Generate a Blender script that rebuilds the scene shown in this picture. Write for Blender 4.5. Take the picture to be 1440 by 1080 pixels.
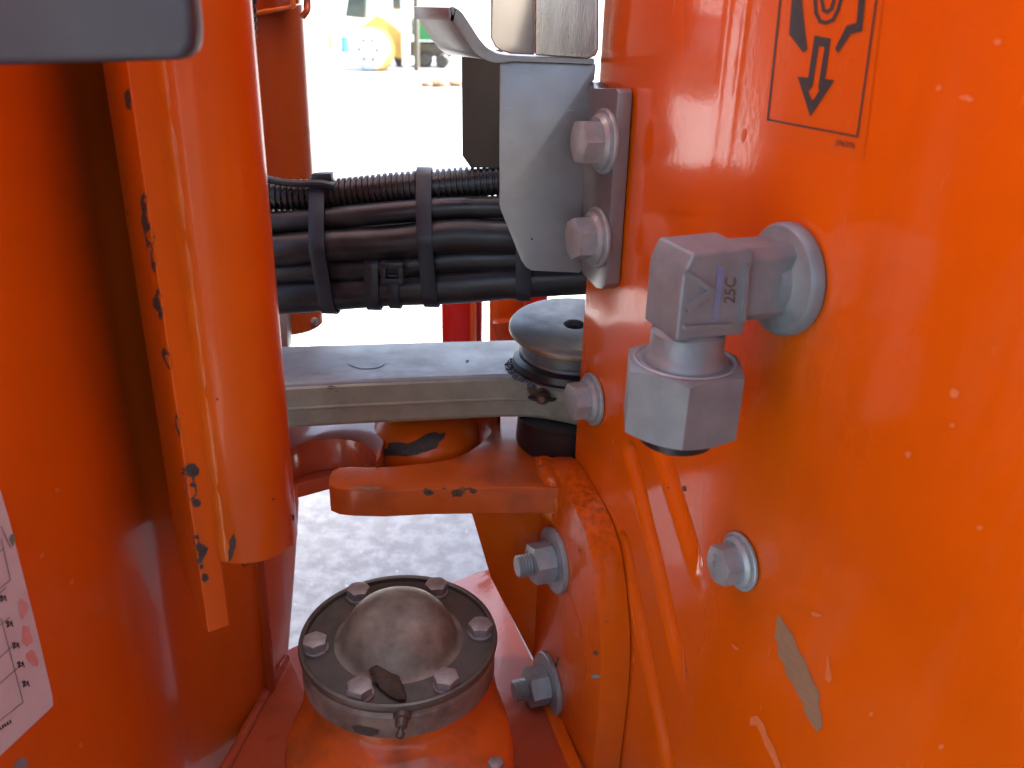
import bpy, bmesh, math, random
import numpy as np
from mathutils import Vector, Matrix
from mathutils.bvhtree import BVHTree
from mathutils.geometry import tessellate_polygon

random.seed(7)
S = bpy.context.scene
for o in list(bpy.data.objects):
    bpy.data.objects.remove(o)
COL = S.collection

# ------------------------------------------------------------------ camera
CH = 1.30                      # eye height above the yard
F = 1200.0                     # focal length in photo pixels (1440 wide)
XW = Vector((0.99962, 0.03018, 0.0)).normalized()
ZW = Vector((0.02766, -0.91615, -0.39992)).normalized()
YW = ZW.cross(XW).normalized()
# columns of rotation: camera axes in world
def c2w(v):
    return Vector((v.dot(XW), v.dot(YW), v.dot(ZW)))
right = c2w(Vector((1, 0, 0))); down = c2w(Vector((0, 1, 0))); fwd = c2w(Vector((0, 0, 1)))
cd = bpy.data.cameras.new('camera'); cam = bpy.data.objects.new('camera', cd); COL.objects.link(cam)
m = Matrix((right, -down, -fwd)).transposed().to_4x4()
m.translation = Vector((0, 0, CH)); cam.matrix_world = m
cd.sensor_width = 36; cd.lens = F / 1440 * 36; cd.clip_start = 0.01; cd.clip_end = 3000
cd.dof.use_dof = True; cd.dof.focus_distance = 0.64; cd.dof.aperture_fstop = 11.0
S.camera = cam

# ------------------------------------------------------------------ light
SUN_EL, SUN_AZ = math.radians(50), math.radians(66)
w = bpy.data.worlds.new('World'); S.world = w; w.use_nodes = True
nt = w.node_tree; bg = nt.nodes['Background']
sky = nt.nodes.new('ShaderNodeTexSky'); sky.sky_type = 'NISHITA'; sky.sun_disc = False
sky.sun_elevation = SUN_EL; sky.sun_rotation = SUN_AZ
sky.dust_density = 5.0; sky.ozone_density = 0.15; sky.air_density = 0.8
nt.links.new(sky.outputs[0], bg.inputs[0]); bg.inputs[1].default_value = 0.15
ld = bpy.data.lights.new('sun', 'SUN'); ld.energy = 5.0; ld.angle = math.radians(0.5); ld.color = (1, .95, .87)
lo = bpy.data.objects.new('sun', ld); COL.objects.link(lo)
sv = Vector((math.sin(SUN_AZ) * math.cos(SUN_EL), math.cos(SUN_AZ) * math.cos(SUN_EL), math.sin(SUN_EL)))
lo.rotation_euler = sv.to_track_quat('Z', 'Y').to_euler(); lo.location = sv * 5
S.view_settings.view_transform = 'Standard'; S.view_settings.look = 'None'
S.view_settings.exposure = 2.58; S.view_settings.gamma = 1
S.render.engine = 'CYCLES'; S.cycles.max_bounces = 8

# ------------------------------------------------------------------ measuring helpers (real planes, real depths)
def ray(px, py):
    return c2w(Vector(((px - 720) / F, (py - 540) / F, 1)))
EYE = Vector((0, 0, CH))
def on_h(px, py, h):                      # on the horizontal plane at height h relative to the eye
    d = ray(px, py); return EYE + d * (h / d.z)
def on_y(px, py, y):                      # on the frontal plane y metres ahead
    d = ray(px, py); return EYE + d * (y / d.y)
PB = Vector((0.139, 0.4256, 0)); PT = Vector((-0.342, 0.940, 0)).normalized(); PN = Vector((-0.940, -0.342, 0)).normalized()
UP = Vector((0, 0, 1))
def on_panel(px, py, off=0.0):            # -> (s, z) on the side panel's plane moved out by off
    d = ray(px, py); p0 = PB + PN * off
    t = (p0 - EYE).dot(PN) / d.dot(PN); p = EYE + d * t
    return ((p - PB).dot(PT), p.z)

# ------------------------------------------------------------------ objects
def wl(o):
    p = Vector((0, 0, 0))
    while o is not None:
        p += o.location; o = o.parent
    return p
def finish(me, smooth=True, ang=35):
    if smooth:
        me.polygons.foreach_set('use_smooth', [True] * len(me.polygons))
        me.set_sharp_from_angle(angle=math.radians(ang))
def obj(name, bm, mat, parent=None, smooth=True, ang=35, label=None, world=True):
    me = bpy.data.meshes.new(name)
    if parent is not None and world:
        bmesh.ops.translate(bm, vec=-wl(parent), verts=bm.verts)
    bm.to_mesh(me); bm.free(); me.materials.append(mat); finish(me, smooth, ang)
    o = bpy.data.objects.new(name, me); COL.objects.link(o)
    if parent is not None: o.parent = parent
    if label: o['label'] = label
    return o
def thing(name, label, cat, loc, group=None):
    o = bpy.data.objects.new(name, None); COL.objects.link(o); o.location = loc
    o.empty_display_size = .02
    o['label'] = label; o['category'] = cat
    if group: o['group'] = group
    return o
def put(src, name, M, parent, mat=None, label=None):    # place shared mesh with world matrix M (parents carry translation only)
    o = bpy.data.objects.new(name, src); COL.objects.link(o); o.parent = parent
    M2 = M.copy(); M2.translation = M.translation - wl(parent); o.matrix_basis = M2
    if label: o['label'] = label
    return o
def mesh_of(name, bm, mat, ang=35):
    me = bpy.data.meshes.new(name); bm.to_mesh(me); bm.free(); me.materials.append(mat); finish(me, True, ang); return me
def frame(o, x, y, z):
    M = Matrix((x, y, z)).transposed().to_4x4(); M.translation = o; return M
def axis_m(o, z, roll=0.0):
    z = z.normalized(); a = UP if abs(z.z) < .9 else Vector((1, 0, 0))
    x = a.cross(z).normalized(); y = z.cross(x)
    M = frame(o, x, y, z); return M @ Matrix.Rotation(roll, 4, 'Z')

def bevel(bm, w, seg=2, ang=30):
    es = [e for e in bm.edges if len(e.link_faces) == 2 and e.calc_face_angle(0) > math.radians(ang)]
    if es and w > 0:
        bmesh.ops.bevel(bm, geom=es, offset=w, segments=seg, profile=.6, affect='EDGES', clamp_overlap=True)
def prism(pts, z0, z1, M=None, bw=0.0, seg=2, bm=None, ang=30):
    b = bmesh.new()
    lo_ = [b.verts.new((p[0], p[1], z0)) for p in pts]; hi = [b.verts.new((p[0], p[1], z1)) for p in pts]
    n = len(pts)
    b.faces.new(lo_[::-1]); b.faces.new(hi)
    for i in range(n): b.faces.new((lo_[i], lo_[(i + 1) % n], hi[(i + 1) % n], hi[i]))
    bmesh.ops.recalc_face_normals(b, faces=b.faces)
    bevel(b, bw, seg, ang)
    if M is not None: bmesh.ops.transform(b, matrix=M, verts=b.verts)
    if M is not None and M.determinant() < 0: bmesh.ops.reverse_faces(b, faces=b.faces)
    return join(bm, b)
def join(bm, b):
    if bm is None: return b
    me = bpy.data.meshes.new('tmp'); b.to_mesh(me); b.free(); bm.from_mesh(me); bpy.data.meshes.remove(me); return bm
def box(c, s, M=None, bw=0.0, bm=None, seg=2):
    x, y, z = s[0] / 2, s[1] / 2, s[2] / 2
    T = Matrix.Translation(Vector(c)); T = (M @ T) if M is not None else T
    return prism([(-x, -y), (x, -y), (x, y), (-x, y)], -z, z, T, bw, seg, bm)
def lathe(prof, n=48, M=None, bm=None, a0=0, a1=2 * math.pi):
    b = bmesh.new(); full = abs(a1 - a0 - 2 * math.pi) < 1e-6
    k = n if full else n + 1; rings = []
    for r, z in prof:
        if r < 1e-7 and full: rings.append([b.verts.new((0, 0, z))]); continue
        rings.append([b.verts.new((r * math.cos(a0 + (a1 - a0) * i / n), r * math.sin(a0 + (a1 - a0) * i / n), z)) for i in range(k)])
    for A, B in zip(rings, rings[1:]):
        for i in range(n):
            j = (i + 1) % k
            if len(A) == 1 and len(B) == 1: continue
            if len(A) == 1: b.faces.new((A[0], B[i], B[j]))
            elif len(B) == 1: b.faces.new((A[i], B[0], A[j]))
            else: b.faces.new((A[i], B[i], B[j], A[j]))
    bmesh.ops.recalc_face_normals(b, faces=b.faces)
    if M is not None: bmesh.ops.transform(b, matrix=M, verts=b.verts)
    return join(bm, b)
def smooth_path(pts, n):
    pts = [Vector(p) for p in pts]; out = []
    P = [pts[0] * 2 - pts[1]] + pts + [pts[-1] * 2 - pts[-2]]
    for i in range(len(pts) - 1):
        a, b_, c, d = P[i:i + 4]
        for k in range(n):
            t = k / n
            out.append(.5 * ((2 * b_) + (c - a) * t + (2 * a - 5 * b_ + 4 * c - d) * t * t + (3 * b_ - a - 3 * c + d) * t ** 3))
    out.append(pts[-1]); return out
def sweep(path, rf, n=14, bm=None, cap=True):
    b = bmesh.new(); rings = []; L = 0; prev = None
    t0 = (path[1] - path[0]).normalized(); x = t0.orthogonal().normalized()
    for i, p in enumerate(path):
        t = (path[min(i + 1, len(path) - 1)] - path[max(i - 1, 0)]).normalized()
        x = (x - t * x.dot(t)).normalized(); y = t.cross(x)
        if prev is not None: L += (p - prev).length
        prev = p; r = rf(L) if callable(rf) else rf
        rings.append([b.verts.new(p + (x * math.cos(a) + y * math.sin(a)) * r) for a in [2 * math.pi * k / n for k in range(n)]])
    for A, B in zip(rings, rings[1:]):
        for i in range(n): b.faces.new((A[i], A[(i + 1) % n], B[(i + 1) % n], B[i]))
    if cap: b.faces.new(rings[0][::-1]); b.faces.new(rings[-1])
    bmesh.ops.recalc_face_normals(b, faces=b.faces)
    return join(bm, b)
def grid_mesh(name, V, nu, nv, mat, keep=None, flip=False):     # V: (nu*nv,3) array
    idx = np.arange(nu * nv).reshape(nu, nv)
    q = np.stack([idx[:-1, :-1], idx[1:, :-1], idx[1:, 1:], idx[:-1, 1:]], -1).reshape(-1, 4)
    if keep is not None: q = q[keep.reshape(-1)]
    if flip: q = q[:, ::-1]
    me = bpy.data.meshes.new(name); me.from_pydata(V.tolist(), [], q.tolist()); me.materials.append(mat)
    me.polygons.foreach_set('use_smooth', [True] * len(me.polygons)); return me

# ------------------------------------------------------------------ materials
def mat(name):
    m_ = bpy.data.materials.new(name); m_.use_nodes = True
    return m_, m_.node_tree, m_.node_tree.nodes['Principled BSDF']
def nd(t, ty, **k):
    n = t.nodes.new(ty)
    for a, v in k.items():
        if a in n.inputs.keys(): n.inputs[a].default_value = v
        else: setattr(n, a, v)
    return n
def ramp(t, src, stops):
    r = t.nodes.new('ShaderNodeValToRGB'); e = r.color_ramp.elements
    e[0].position, e[0].color = stops[0][0], (*stops[0][1], 1); e[1].position, e[1].color = stops[-1][0], (*stops[-1][1], 1)
    for p, c in stops[1:-1]:
        k = e.new(p); k.color = (*c, 1)
    t.links.new(src, r.inputs[0]); return r.outputs[0]
def noise(t, sc, det=4, ro=.6, stretch=None):
    tc = t.nodes.new('ShaderNodeTexCoord'); mp = t.nodes.new('ShaderNodeMapping')
    geo = t.nodes.new('ShaderNodeNewGeometry')
    t.links.new(geo.outputs['Position'], mp.inputs[0])
    if stretch: mp.inputs['Scale'].default_value = stretch
    n = t.nodes.new('ShaderNodeTexNoise'); n.inputs['Scale'].default_value = sc; n.inputs['Detail'].default_value = det; n.inputs['Roughness'].default_value = ro
    t.links.new(mp.outputs[0], n.inputs[0]); return n.outputs[0]
def mixc(t, fac, a, b, blend='MIX'):
    m_ = t.nodes.new('ShaderNodeMix'); m_.data_type = 'RGBA'; m_.blend_type = blend
    for sock, v in ((m_.inputs[0], fac), (m_.inputs[6], a), (m_.inputs[7], b)):
        if hasattr(v, 'is_output'): t.links.new(v, sock)
        elif isinstance(v, (int, float)): sock.default_value = v
        else: sock.default_value = (*v, 1)
    return m_.outputs[2]
def bump(t, b, src, st, dist=.001):
    n = t.nodes.new('ShaderNodeBump'); n.inputs['Strength'].default_value = st; n.inputs['Distance'].default_value = dist
    t.links.new(src, n.inputs['Height']); t.links.new(n.outputs[0], b.inputs['Normal']); return n
def mask(t, sc, lo_, hi_, det=3, stretch=None):
    return ramp(t, noise(t, sc, det, .6, stretch), [(lo_, (0, 0, 0)), (hi_, (1, 1, 1))])

def paint(name, col, rough=.28, dirt=.25, specks=True, coat=.6, fade=(.55, .16, .07), dirtc=(.10, .035, .015), stretch=(1, 1, .25), peel=.12, dth=(.55, .78)):
    m_, t, b = mat(name)
    c = mixc(t, mask(t, 9, .35, .75), col, tuple(x * .86 for x in col))
    c = mixc(t, mixc(t, .22, (0, 0, 0), mask(t, 26, .52, .8, 5, stretch)), c, fade)
    dm = mixc(t, dirt, (0, 0, 0), mask(t, 18, dth[0], dth[1], 8, stretch))
    c = mixc(t, dm, c, dirtc)
    if specks:
        v = nd(t, 'ShaderNodeTexVoronoi', Scale=170.0); g = t.nodes.new('ShaderNodeNewGeometry'); t.links.new(g.outputs['Position'], v.inputs[0])
        sp = ramp(t, v.outputs['Distance'], [(.02, (1, 1, 1)), (.05, (0, 0, 0))])
        sel = ramp(t, v.outputs['Color'], [(.80, (0, 0, 0)), (.83, (1, 1, 1))])
        c = mixc(t, mixc(t, 1.0, sp, sel, 'MULTIPLY'), c, (.72, .5, .36))
    t.links.new(c, b.inputs['Base Color'])
    r = ramp(t, noise(t, 30, 5, .6, stretch), [(.3, (rough * .8,) * 3), (.8, (rough * 1.5,) * 3)])
    t.links.new(r, b.inputs['Roughness'])
    b.inputs['Specular IOR Level'].default_value = .22; b.inputs['Coat Weight'].default_value = coat; b.inputs['Coat Roughness'].default_value = .09
    n = bump(t, b, noise(t, 260, 2), peel, .0006); t.links.new(n.outputs[0], b.inputs['Coat Normal'])
    return m_
ORANGE = (.64, .103, .0012)
M_panel = paint('orange_gloss_paint', ORANGE, .22, .16, False, .8, peel=.10)
M_column = paint('orange_column_paint', ORANGE, .36, .16, True, .45, peel=.10)
M_or = paint('orange_paint', ORANGE, .33, .22, True, .28)
M_or_dirty = paint('orange_paint_grimy', (.58, .105, .012), .36, .6, True, .35, stretch=(1, 1, 1), dth=(.5, .74))
M_plate = paint('faded_red_paint', (.43, .07, .025), .30, .6, True, .9, fade=(.5, .13, .09))
M_post = paint('dull_orange_paint', (.36, .05, .005), .3, .3, False, .4)
M_red = paint('red_paint', (.55, .01, .006), .35, .1, False, .3)
M_cast = paint('dirty_red_orange_paint', (.52, .085, .008), .38, .9, True, .3, stretch=(1, 1, 1), dth=(.46, .70))
M_weld = paint('painted_weld', (.62, .12, .003), .3, .35, False, .5)

def metal(name, c1, c2, rough=.42, met=.75, sc=70, stretch=None, bs=.25, dirt=None):
    m_, t, b = mat(name)
    c = mixc(t, mask(t, sc, .3, .7, 6, stretch), c1, c2)
    if dirt: c = mixc(t, mixc(t, dirt[0], (0, 0, 0), mask(t, 28, .5, .72, 8)), c, dirt[1])
    t.links.new(c, b.inputs['Base Color']); b.inputs['Metallic'].default_value = met
    r = ramp(t, noise(t, sc * .6, 5, .65, stretch), [(.3, (rough * .75,) * 3), (.75, (rough * 1.4,) * 3)])
    t.links.new(r, b.inputs['Roughness']); bump(t, b, noise(t, sc * 5, 4, .6, stretch), bs, .0005)
    return m_
M_zinc = metal('zinc_plated_steel', (.36, .42, .415), (.25, .295, .295), .42, .35, 90)
M_elbow = metal('matte_zinc_fitting', (.235, .28, .285), (.18, .215, .22), .50, .4, 60, None, .35, (.35, (.14, .14, .15)))
M_galv = metal('galvanised_sheet', (.275, .28, .278), (.21, .215, .215), .34, .65, 25, None, .08, (.3, (.22, .25, .28)))
M_brush = metal('brushed_sheet', (.60, .59, .54), (.42, .41, .37), .30, .9, 60, (3, 3, .5), .4)
M_polish = metal('polished_sheet', (.75, .70, .64), (.66, .6, .52), .14, .95, 12, (3, 3, .6), .04)
M_olive = metal('dull_olive_sheet', (.085, .075, .055), (.065, .058, .042), .55, .3, 30)
M_link = metal('grey_painted_steel', (.31, .33, .34), (.24, .26, .27), .45, .15, 40, None, .3, (.6, (.13, .12, .095)))
M_linkside = metal('olive_grey_arm_side', (.29, .275, .205), (.22, .21, .155), .42, .1, 40, None, .3, (.5, (.10, .08, .05)))  # darker, more olive grey than the arm's top
M_disc = metal('worn_steel_disc', (.17, .18, .175), (.12, .125, .125), .42, .5, 60, None, .2, (.4, (.16, .12, .07)))
M_brass = metal('greasy_rim', (.30, .23, .13), (.17, .13, .08), .4, .5, 70)
M_cap = metal('brown_cast_cover', (.105, .09, .07), (.07, .058, .045), .40, .35, 45, None, .25, (.65, (.19, .155, .135)))
M_dome = metal('dusty_dome', (.27, .235, .18), (.12, .098, .072), .52, .2, 55, None, .25, (.5, (.10, .06, .045)))
M_capside = metal('weathered_ring_side', (.26, .205, .165), (.15, .11, .085), .5, .25, 40, None, .3, (.8, (.035, .025, .02)))
M_capbolt = metal('dull_bolt', (.36, .32, .30), (.24, .21, .19), .5, .5, 150, None, .3, (.4, (.08, .05, .04)))
M_rub = metal('black_rubber', (.011, .011, .012), (.007, .007, .008), .34, 0, 50, None, .25, (.6, (.055, .045, .038)))
M_conduit = metal('black_corrugated_plastic', (.018, .017, .017), (.011, .01, .01), .28, 0, 60, None, .05)
M_tie = metal('black_nylon', (.016, .022, .030), (.012, .016, .022), .36, 0, 40, None, .1)
M_black = metal('black_seal_and_shadow', (.008, .009, .012), (.015, .014, .014), .35, 0, 60)
M_cover = metal('dark_grey_cover', (.042, .046, .056), (.033, .037, .046), .42, 0, 22, None, .35, (.8, (.085, .088, .098)))
M_chip = metal('exposed_dark_metal', (.035, .026, .022), (.07, .055, .045), .6, .2, 400, None, .6)
M_scrape = metal('scraped_bare_metal', (.33, .19, .09), (.22, .15, .09), .5, .05, 160, (1, 1, 4), .5)
M_rust = metal('rusty_brown', (.14, .075, .035), (.05, .03, .02), .8, 0, 200, None, .8)
M_mud = metal('dried_leaf', (.075, .045, .022), (.03, .018, .012), .7, 0, 300, None, 1.0)
M_greasy = metal('old_grease', (.012, .012, .02), (.10, .10, .14), .3, 0, 500, None, .8)
M_ink = metal('black_print', (.018, .02, .022), (.03, .03, .03), .4, 0, 200)
M_orsticker = paint('orange_sticker_film', (.60, .098, .0025), .24, .08, False, .5, peel=.10)
M_white = metal('white_sticker', (.60, .56, .56), (.52, .48, .49), .35, 0, 40, None, .05)
M_line = metal('grey_print', (.22, .2, .21), (.18, .17, .18), .5, 0, 40)
M_pink = metal('faded_red_print', (.62, .24, .22), (.6, .33, .3), .4, 0, 90)
M_green = metal('green_print', (.10, .16, .08), (.2, .25, .16), .4, 0, 90)
M_blue = metal('blue_marker_ink', (.14, .19, .36), (.19, .23, .31), .5, .2, 300)
M_scuff = metal('pale_scuff', (.62, .18, .06), (.6, .13, .02), .5, 0, 300)

# ------------------------------------------------------------------ decals on real surfaces
def bvh(o):
    me = o.data; off = wl(o)
    return BVHTree.FromPolygons([v.co + off for v in me.vertices], [tuple(p.vertices) for p in me.polygons])
def shoot(bv, px, py):
    d = ray(px, py).normalized(); h = bv.ray_cast(EYE, d)
    if h[0] is None: return None
    n = h[1] if h[1].dot(d) < 0 else -h[1]
    return h[0], n
def patch(name, polys, bv, m_, parent, off=.0003, step=0, label=None, thick=0):
    b = bmesh.new()
    for pl in polys:
        vs = [b.verts.new((x, y, 0)) for x, y in pl]
        try: b.faces.new(vs)
        except ValueError: pass
    bmesh.ops.triangulate(b, faces=b.faces)
    if step:
        xs = [v.co.x for v in b.verts]; ys = [v.co.y for v in b.verts]
        for ax, a, c in ((0, min(xs), max(xs)), (1, min(ys), max(ys))):
            k = a + step
            while k < c:
                co = [0, 0, 0]; co[ax] = k; no = [0, 0, 0]; no[ax] = 1
                bmesh.ops.bisect_plane(b, geom=b.verts[:] + b.edges[:] + b.faces[:], plane_co=co, plane_no=no); k += step
    dead = []
    for v in b.verts:
        h = shoot(bv, v.co.x, v.co.y)
        if h is None: dead.append(v); continue
        v.co = h[0] + h[1] * off
    if dead: bmesh.ops.delete(b, geom=dead, context='VERTS')
    if thick:
        pass
    return obj(name, b, m_, parent, True, 60, label)
def blob(cx, cy, rx, ry, rot=0, n=22, rough=.3, seed=0):
    R = random.Random(seed); out = []; ca, sa = math.cos(rot), math.sin(rot)
    if max(rx, ry) > 4.5: n = int(n * 1.8)
    ph = [R.uniform(0, 6.3) for _ in range(3)]
    for i in range(n):
        a = 2 * math.pi * i / n; k = 1 + rough * (.5 * math.sin(2 * a + ph[0]) + .3 * math.sin(3 * a + ph[1]) + .2 * math.sin(7 * a + ph[2])) + R.uniform(-rough, rough) * .5
        x, y = rx * math.cos(a) * k, ry * math.sin(a) * k
        out.append((cx + x * ca - y * sa, cy + x * sa + y * ca))
    return out
def stroke(pts, wd):                      # polyline in picture measure -> quads
    out = []
    for (x0, y0), (x1, y1) in zip(pts, pts[1:]):
        d = Vector((x1 - x0, y1 - y0)).normalized(); nx, ny = -d.y * wd / 2, d.x * wd / 2; ex, ey = d.x * wd / 2, d.y * wd / 2
        out.append([(x0 + nx - ex, y0 + ny - ey), (x1 + nx + ex, y1 + ny + ey), (x1 - nx + ex, y1 - ny + ey), (x0 - nx - ex, y0 - ny - ey)])
    return out
def text_bm(s, size, extr=0.0, bold=0.0):
    cu = bpy.data.curves.new('t', 'FONT'); cu.body = s; cu.size = size; cu.extrude = extr; cu.offset = bold
    cu.align_x = 'CENTER'; cu.align_y = 'CENTER'; cu.resolution_u = 3
    o = bpy.data.objects.new('t', cu); COL.objects.link(o); bpy.context.view_layer.update()
    me = bpy.data.meshes.new_from_object(o.evaluated_get(bpy.context.evaluated_depsgraph_get()))
    bpy.data.objects.remove(o); b = bmesh.new(); b.from_mesh(me); bpy.data.meshes.remove(me); return b
def text_patch(name, s, org, ex, ey, bv, m_, parent, off=.0005, bold=0.02):   # unit em mapped by picture vectors ex, ey
    b = text_bm(s, 1.0, 0, bold)
    for v in b.verts:
        px = org[0] + v.co.x * ex[0] + v.co.y * ey[0]; py = org[1] + v.co.x * ex[1] + v.co.y * ey[1]
        h = shoot(bv, px, py)
        if h: v.co = h[0] + h[1] * off
    return obj(name, b, m_, parent, False)

# ------------------------------------------------------------------ fasteners
def hexprof(af): return [(af / math.sqrt(3) * math.cos(math.radians(60 * i)), af / math.sqrt(3) * math.sin(math.radians(60 * i))) for i in range(6)]
def hex_bm(af, h, z0=0.0, both=False, ch=.86):
    # hexagon intersected with a chamfer cone: true rounded corners
    b = bmesh.new(); n = 48; R = af / math.sqrt(3); rin = af / 2 * ch * 1.06; rows = []
    def rad(a):
        a = (a % (math.pi / 3)) - math.pi / 6
        return af / 2 / math.cos(a)
    zc = h - (R - rin) * .5
    def ring(z, f): return [b.verts.new((f(a) * math.cos(a), f(a) * math.sin(a), z0 + z)) for a in [2 * math.pi * i / n for i in range(n)]]
    k = .42
    zt = lambda a: h - max(0, rad(a) - rin) * k
    if both:
        bot = [b.verts.new((min(rad(a), rin) * math.cos(a), min(rad(a), rin) * math.sin(a), z0)) for a in [2 * math.pi * i / n for i in range(n)]]
        A = [b.verts.new((rad(a) * math.cos(a), rad(a) * math.sin(a), z0 + max(0, rad(a) - rin) * k)) for a in [2 * math.pi * i / n for i in range(n)]]
    else:
        bot = None; A = ring(0, rad)
    B = [b.verts.new((rad(a) * math.cos(a), rad(a) * math.sin(a), z0 + zt(a))) for a in [2 * math.pi * i / n for i in range(n)]]
    C = ring(h, lambda a: min(rad(a), rin))
    seq = ([bot] if bot else []) + [A, B, C]
    for P, Q in zip(seq, seq[1:]):
        for i in range(n): b.faces.new((P[i], P[(i + 1) % n], Q[(i + 1) % n], Q[i]))
    b.faces.new(C); b.faces.new(seq[0][::-1])
    bmesh.ops.remove_doubles(b, verts=b.verts, dist=1e-7)
    bmesh.ops.recalc_face_normals(b, faces=b.faces)
    return b
def washer_me(r, t, ri, m_):
    return mesh_of('washer', lathe([(ri, 0), (r - .0006, 0), (r, .0006), (r, t - .0008), (r - .0008, t), (ri, t), (ri, 0)], 48), m_)
def head_me(af, h, z0, fl, m_, mark=None):
    b = hex_bm(af, h, z0)
    if fl: lathe([(0, z0 - .004), (fl, z0 - .004), (fl, z0 - .002), (fl * .86, z0 + .0004), (0, z0 + .001)], 48, None, b)
    return mesh_of('head', b, m_, 28)

def simple_grey(): return metal('grey_body_paint', (.26, .25, .23), (.22, .21, .2), .5, 0, 3, None, .0)
# ================================================================== SETTING
def ground_mat():
    m_, t, b = mat('yard_concrete')
    c = mixc(t, mask(t, 2.2, .3, .7, 6), (.30, .31, .30), (.21, .22, .22))
    c = mixc(t, mask(t, 22, .42, .62, 8), c, (.38, .395, .395))
    c = mixc(t, mask(t, 75, .69, .73, 2), c, (.62, .65, .65))
    c = mixc(t, mixc(t, .5, (0, 0, 0), mask(t, 25, .55, .75, 6)), c, (.16, .165, .17))
    t.links.new(c, b.inputs['Base Color']); b.inputs['Roughness'].default_value = .45
    bump(t, b, noise(t, 120, 6), .6, .004); return m_
b = bmesh.new(); vs = [b.verts.new(p) for p in ((-900, -300, 0), (900, -300, 0), (900, 1800, 0), (-900, 1800, 0))]; b.faces.new(vs)
g = obj('ground', b, ground_mat()); g['kind'] = 'structure'; g['label'] = 'pale concrete yard'

b = bmesh.new()  # bright slope added so the horizon strip reads white
for (y0, z0, y1, z1) in ((70, -.02, 80, 3.2), (80, 3.2, 130, 3.6)):
    b.faces.new([b.verts.new(p) for p in ((-160, y0, z0), (160, y0, z0), (160, y1, z1), (-160, y1, z1))])
emb = obj('added_white_bank', b, ground_mat()); emb['kind'] = 'structure'; emb['label'] = 'pale slope added across the far yard to whiten the horizon'
# ================================================================== SIDE PANEL (right)
SMAX = .243
slots = [((885, 636), (962, 962), 13.5), ((921, 612), (983, 808), 17.0), ((876, 766), (952, 1130), 14.0)]
slot_s = []
for a, c, wd in slots:
    A = on_panel(*a); C_ = on_panel(*c); e = on_panel((a[0] + c[0]) / 2 + wd, (a[1] + c[1]) / 2); f = on_panel((a[0] + c[0]) / 2, (a[1] + c[1]) / 2)
    slot_s.append((np.array(A), np.array(C_), abs(e[0] - f[0]) * .93))
def panel_off(s, z):
    s = np.asarray(s, float); z = np.asarray(z, float)
    o = .0005 * np.sin(s * 31 + 1.0 + .6 * np.sin(z * 9)) + .00022 * np.sin(z * 21 + 2 + s * 14) + .00012 * np.sin(s * 95 + z * 30)
    h = z - CH
    up = np.clip((h + .10) / .12, 0, 1)
    o = o + up * (.00045 * np.exp(-((s - .083) / .004) ** 2) + .0003 * np.exp(-((s - .066) / .003) ** 2) * (1 + .5 * np.sin(z * 330)))
    o = o - .05 * np.clip(-s - .03, 0, 1) ** 2 * 2.0        # the sheet turns very slightly towards the operator side
    for A, C_, r in slot_s:
        d = C_ - A; L2 = d @ d
        u = np.clip(((s - A[0]) * d[0] + (z - A[1]) * d[1]) / L2, 0, 1)
        dist = np.hypot(s - A[0] - u * d[0], z - A[1] - u * d[1])
        q = np.clip((dist - r * .10) / (r * .90), 0, 1); q = q * q * (3 - 2 * q)
        deep = np.clip((1.02 - u) * 5, 0.12, 1)
        o = o - .0066 * (1 - q) * deep
    e = np.clip(s - (SMAX - .003), 0, .003)
    return o - (.003 - np.sqrt(np.maximum(0, .003 ** 2 - e ** 2)))
def panel_pt(s, z, off=0):
    return PB + PT * s + PN * (float(panel_off(s, z)) + off) + UP * z
ss = np.concatenate([np.arange(-.62, -.2, .02), np.arange(-.2, -.0, .005), np.arange(0, SMAX - .004, .0014), np.linspace(SMAX - .003, SMAX, 7)])
zz = np.concatenate([np.linspace(CH - .80, CH - .68, 10)[:-1], np.arange(CH - .68, CH - .22, .0018), np.arange(CH - .22, CH + .35, .006), np.linspace(CH + .35, CH + .62, 6)])
SG, ZG = np.meshgrid(ss, zz, indexing='ij'); O = panel_off(SG, ZG)
V = np.array(PB)[None, None] + SG[..., None] * np.array(PT) + O[..., None] * np.array(PN) + ZG[..., None] * np.array((0, 0, 1.))
T_panel = thing('machine_side_panel', 'large glossy orange side panel with slanted grooves and a pictogram sticker on the right', 'machine panel', (.1, .42, 0.5))
me = grid_mesh('painted_sheet', (V - np.array(wl(T_panel))).reshape(-1, 3), len(ss), len(zz), M_panel)
sheet = bpy.data.objects.new('painted_sheet', me); COL.objects.link(sheet); sheet.parent = T_panel
# body of the sheet behind the face
MP = frame(PB.copy(), PT, UP, PT.cross(UP))       # z axis of this frame = PT x UP
sgn = 1 if PT.cross(UP).dot(PN) > 0 else -1
def panel_prism(pts_sz, o0, o1, bw=0, bm=None, seg=2):
    a, c = sorted((o0 * sgn, o1 * sgn)); return prism(pts_sz, a, c, MP, bw, seg, bm)
b = panel_prism([(-.62, CH - .8), (SMAX - .001, CH - .8), (SMAX - .001, CH + .62), (-.62, CH + .62)], -.0105, -.0095)
ed = [(-.003 - .0004 + 0, 0)]
back = obj('sheet_back', b, M_panel, T_panel, False)
b = panel_prism([(SMAX - .0025, CH - .8), (SMAX, CH - .8), (SMAX, CH + .62), (SMAX - .0025, CH + .62)], -.0094, -.0034); obj('sheet_edge', b, M_panel, T_panel, False)
BVP = bvh(sheet)

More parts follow.
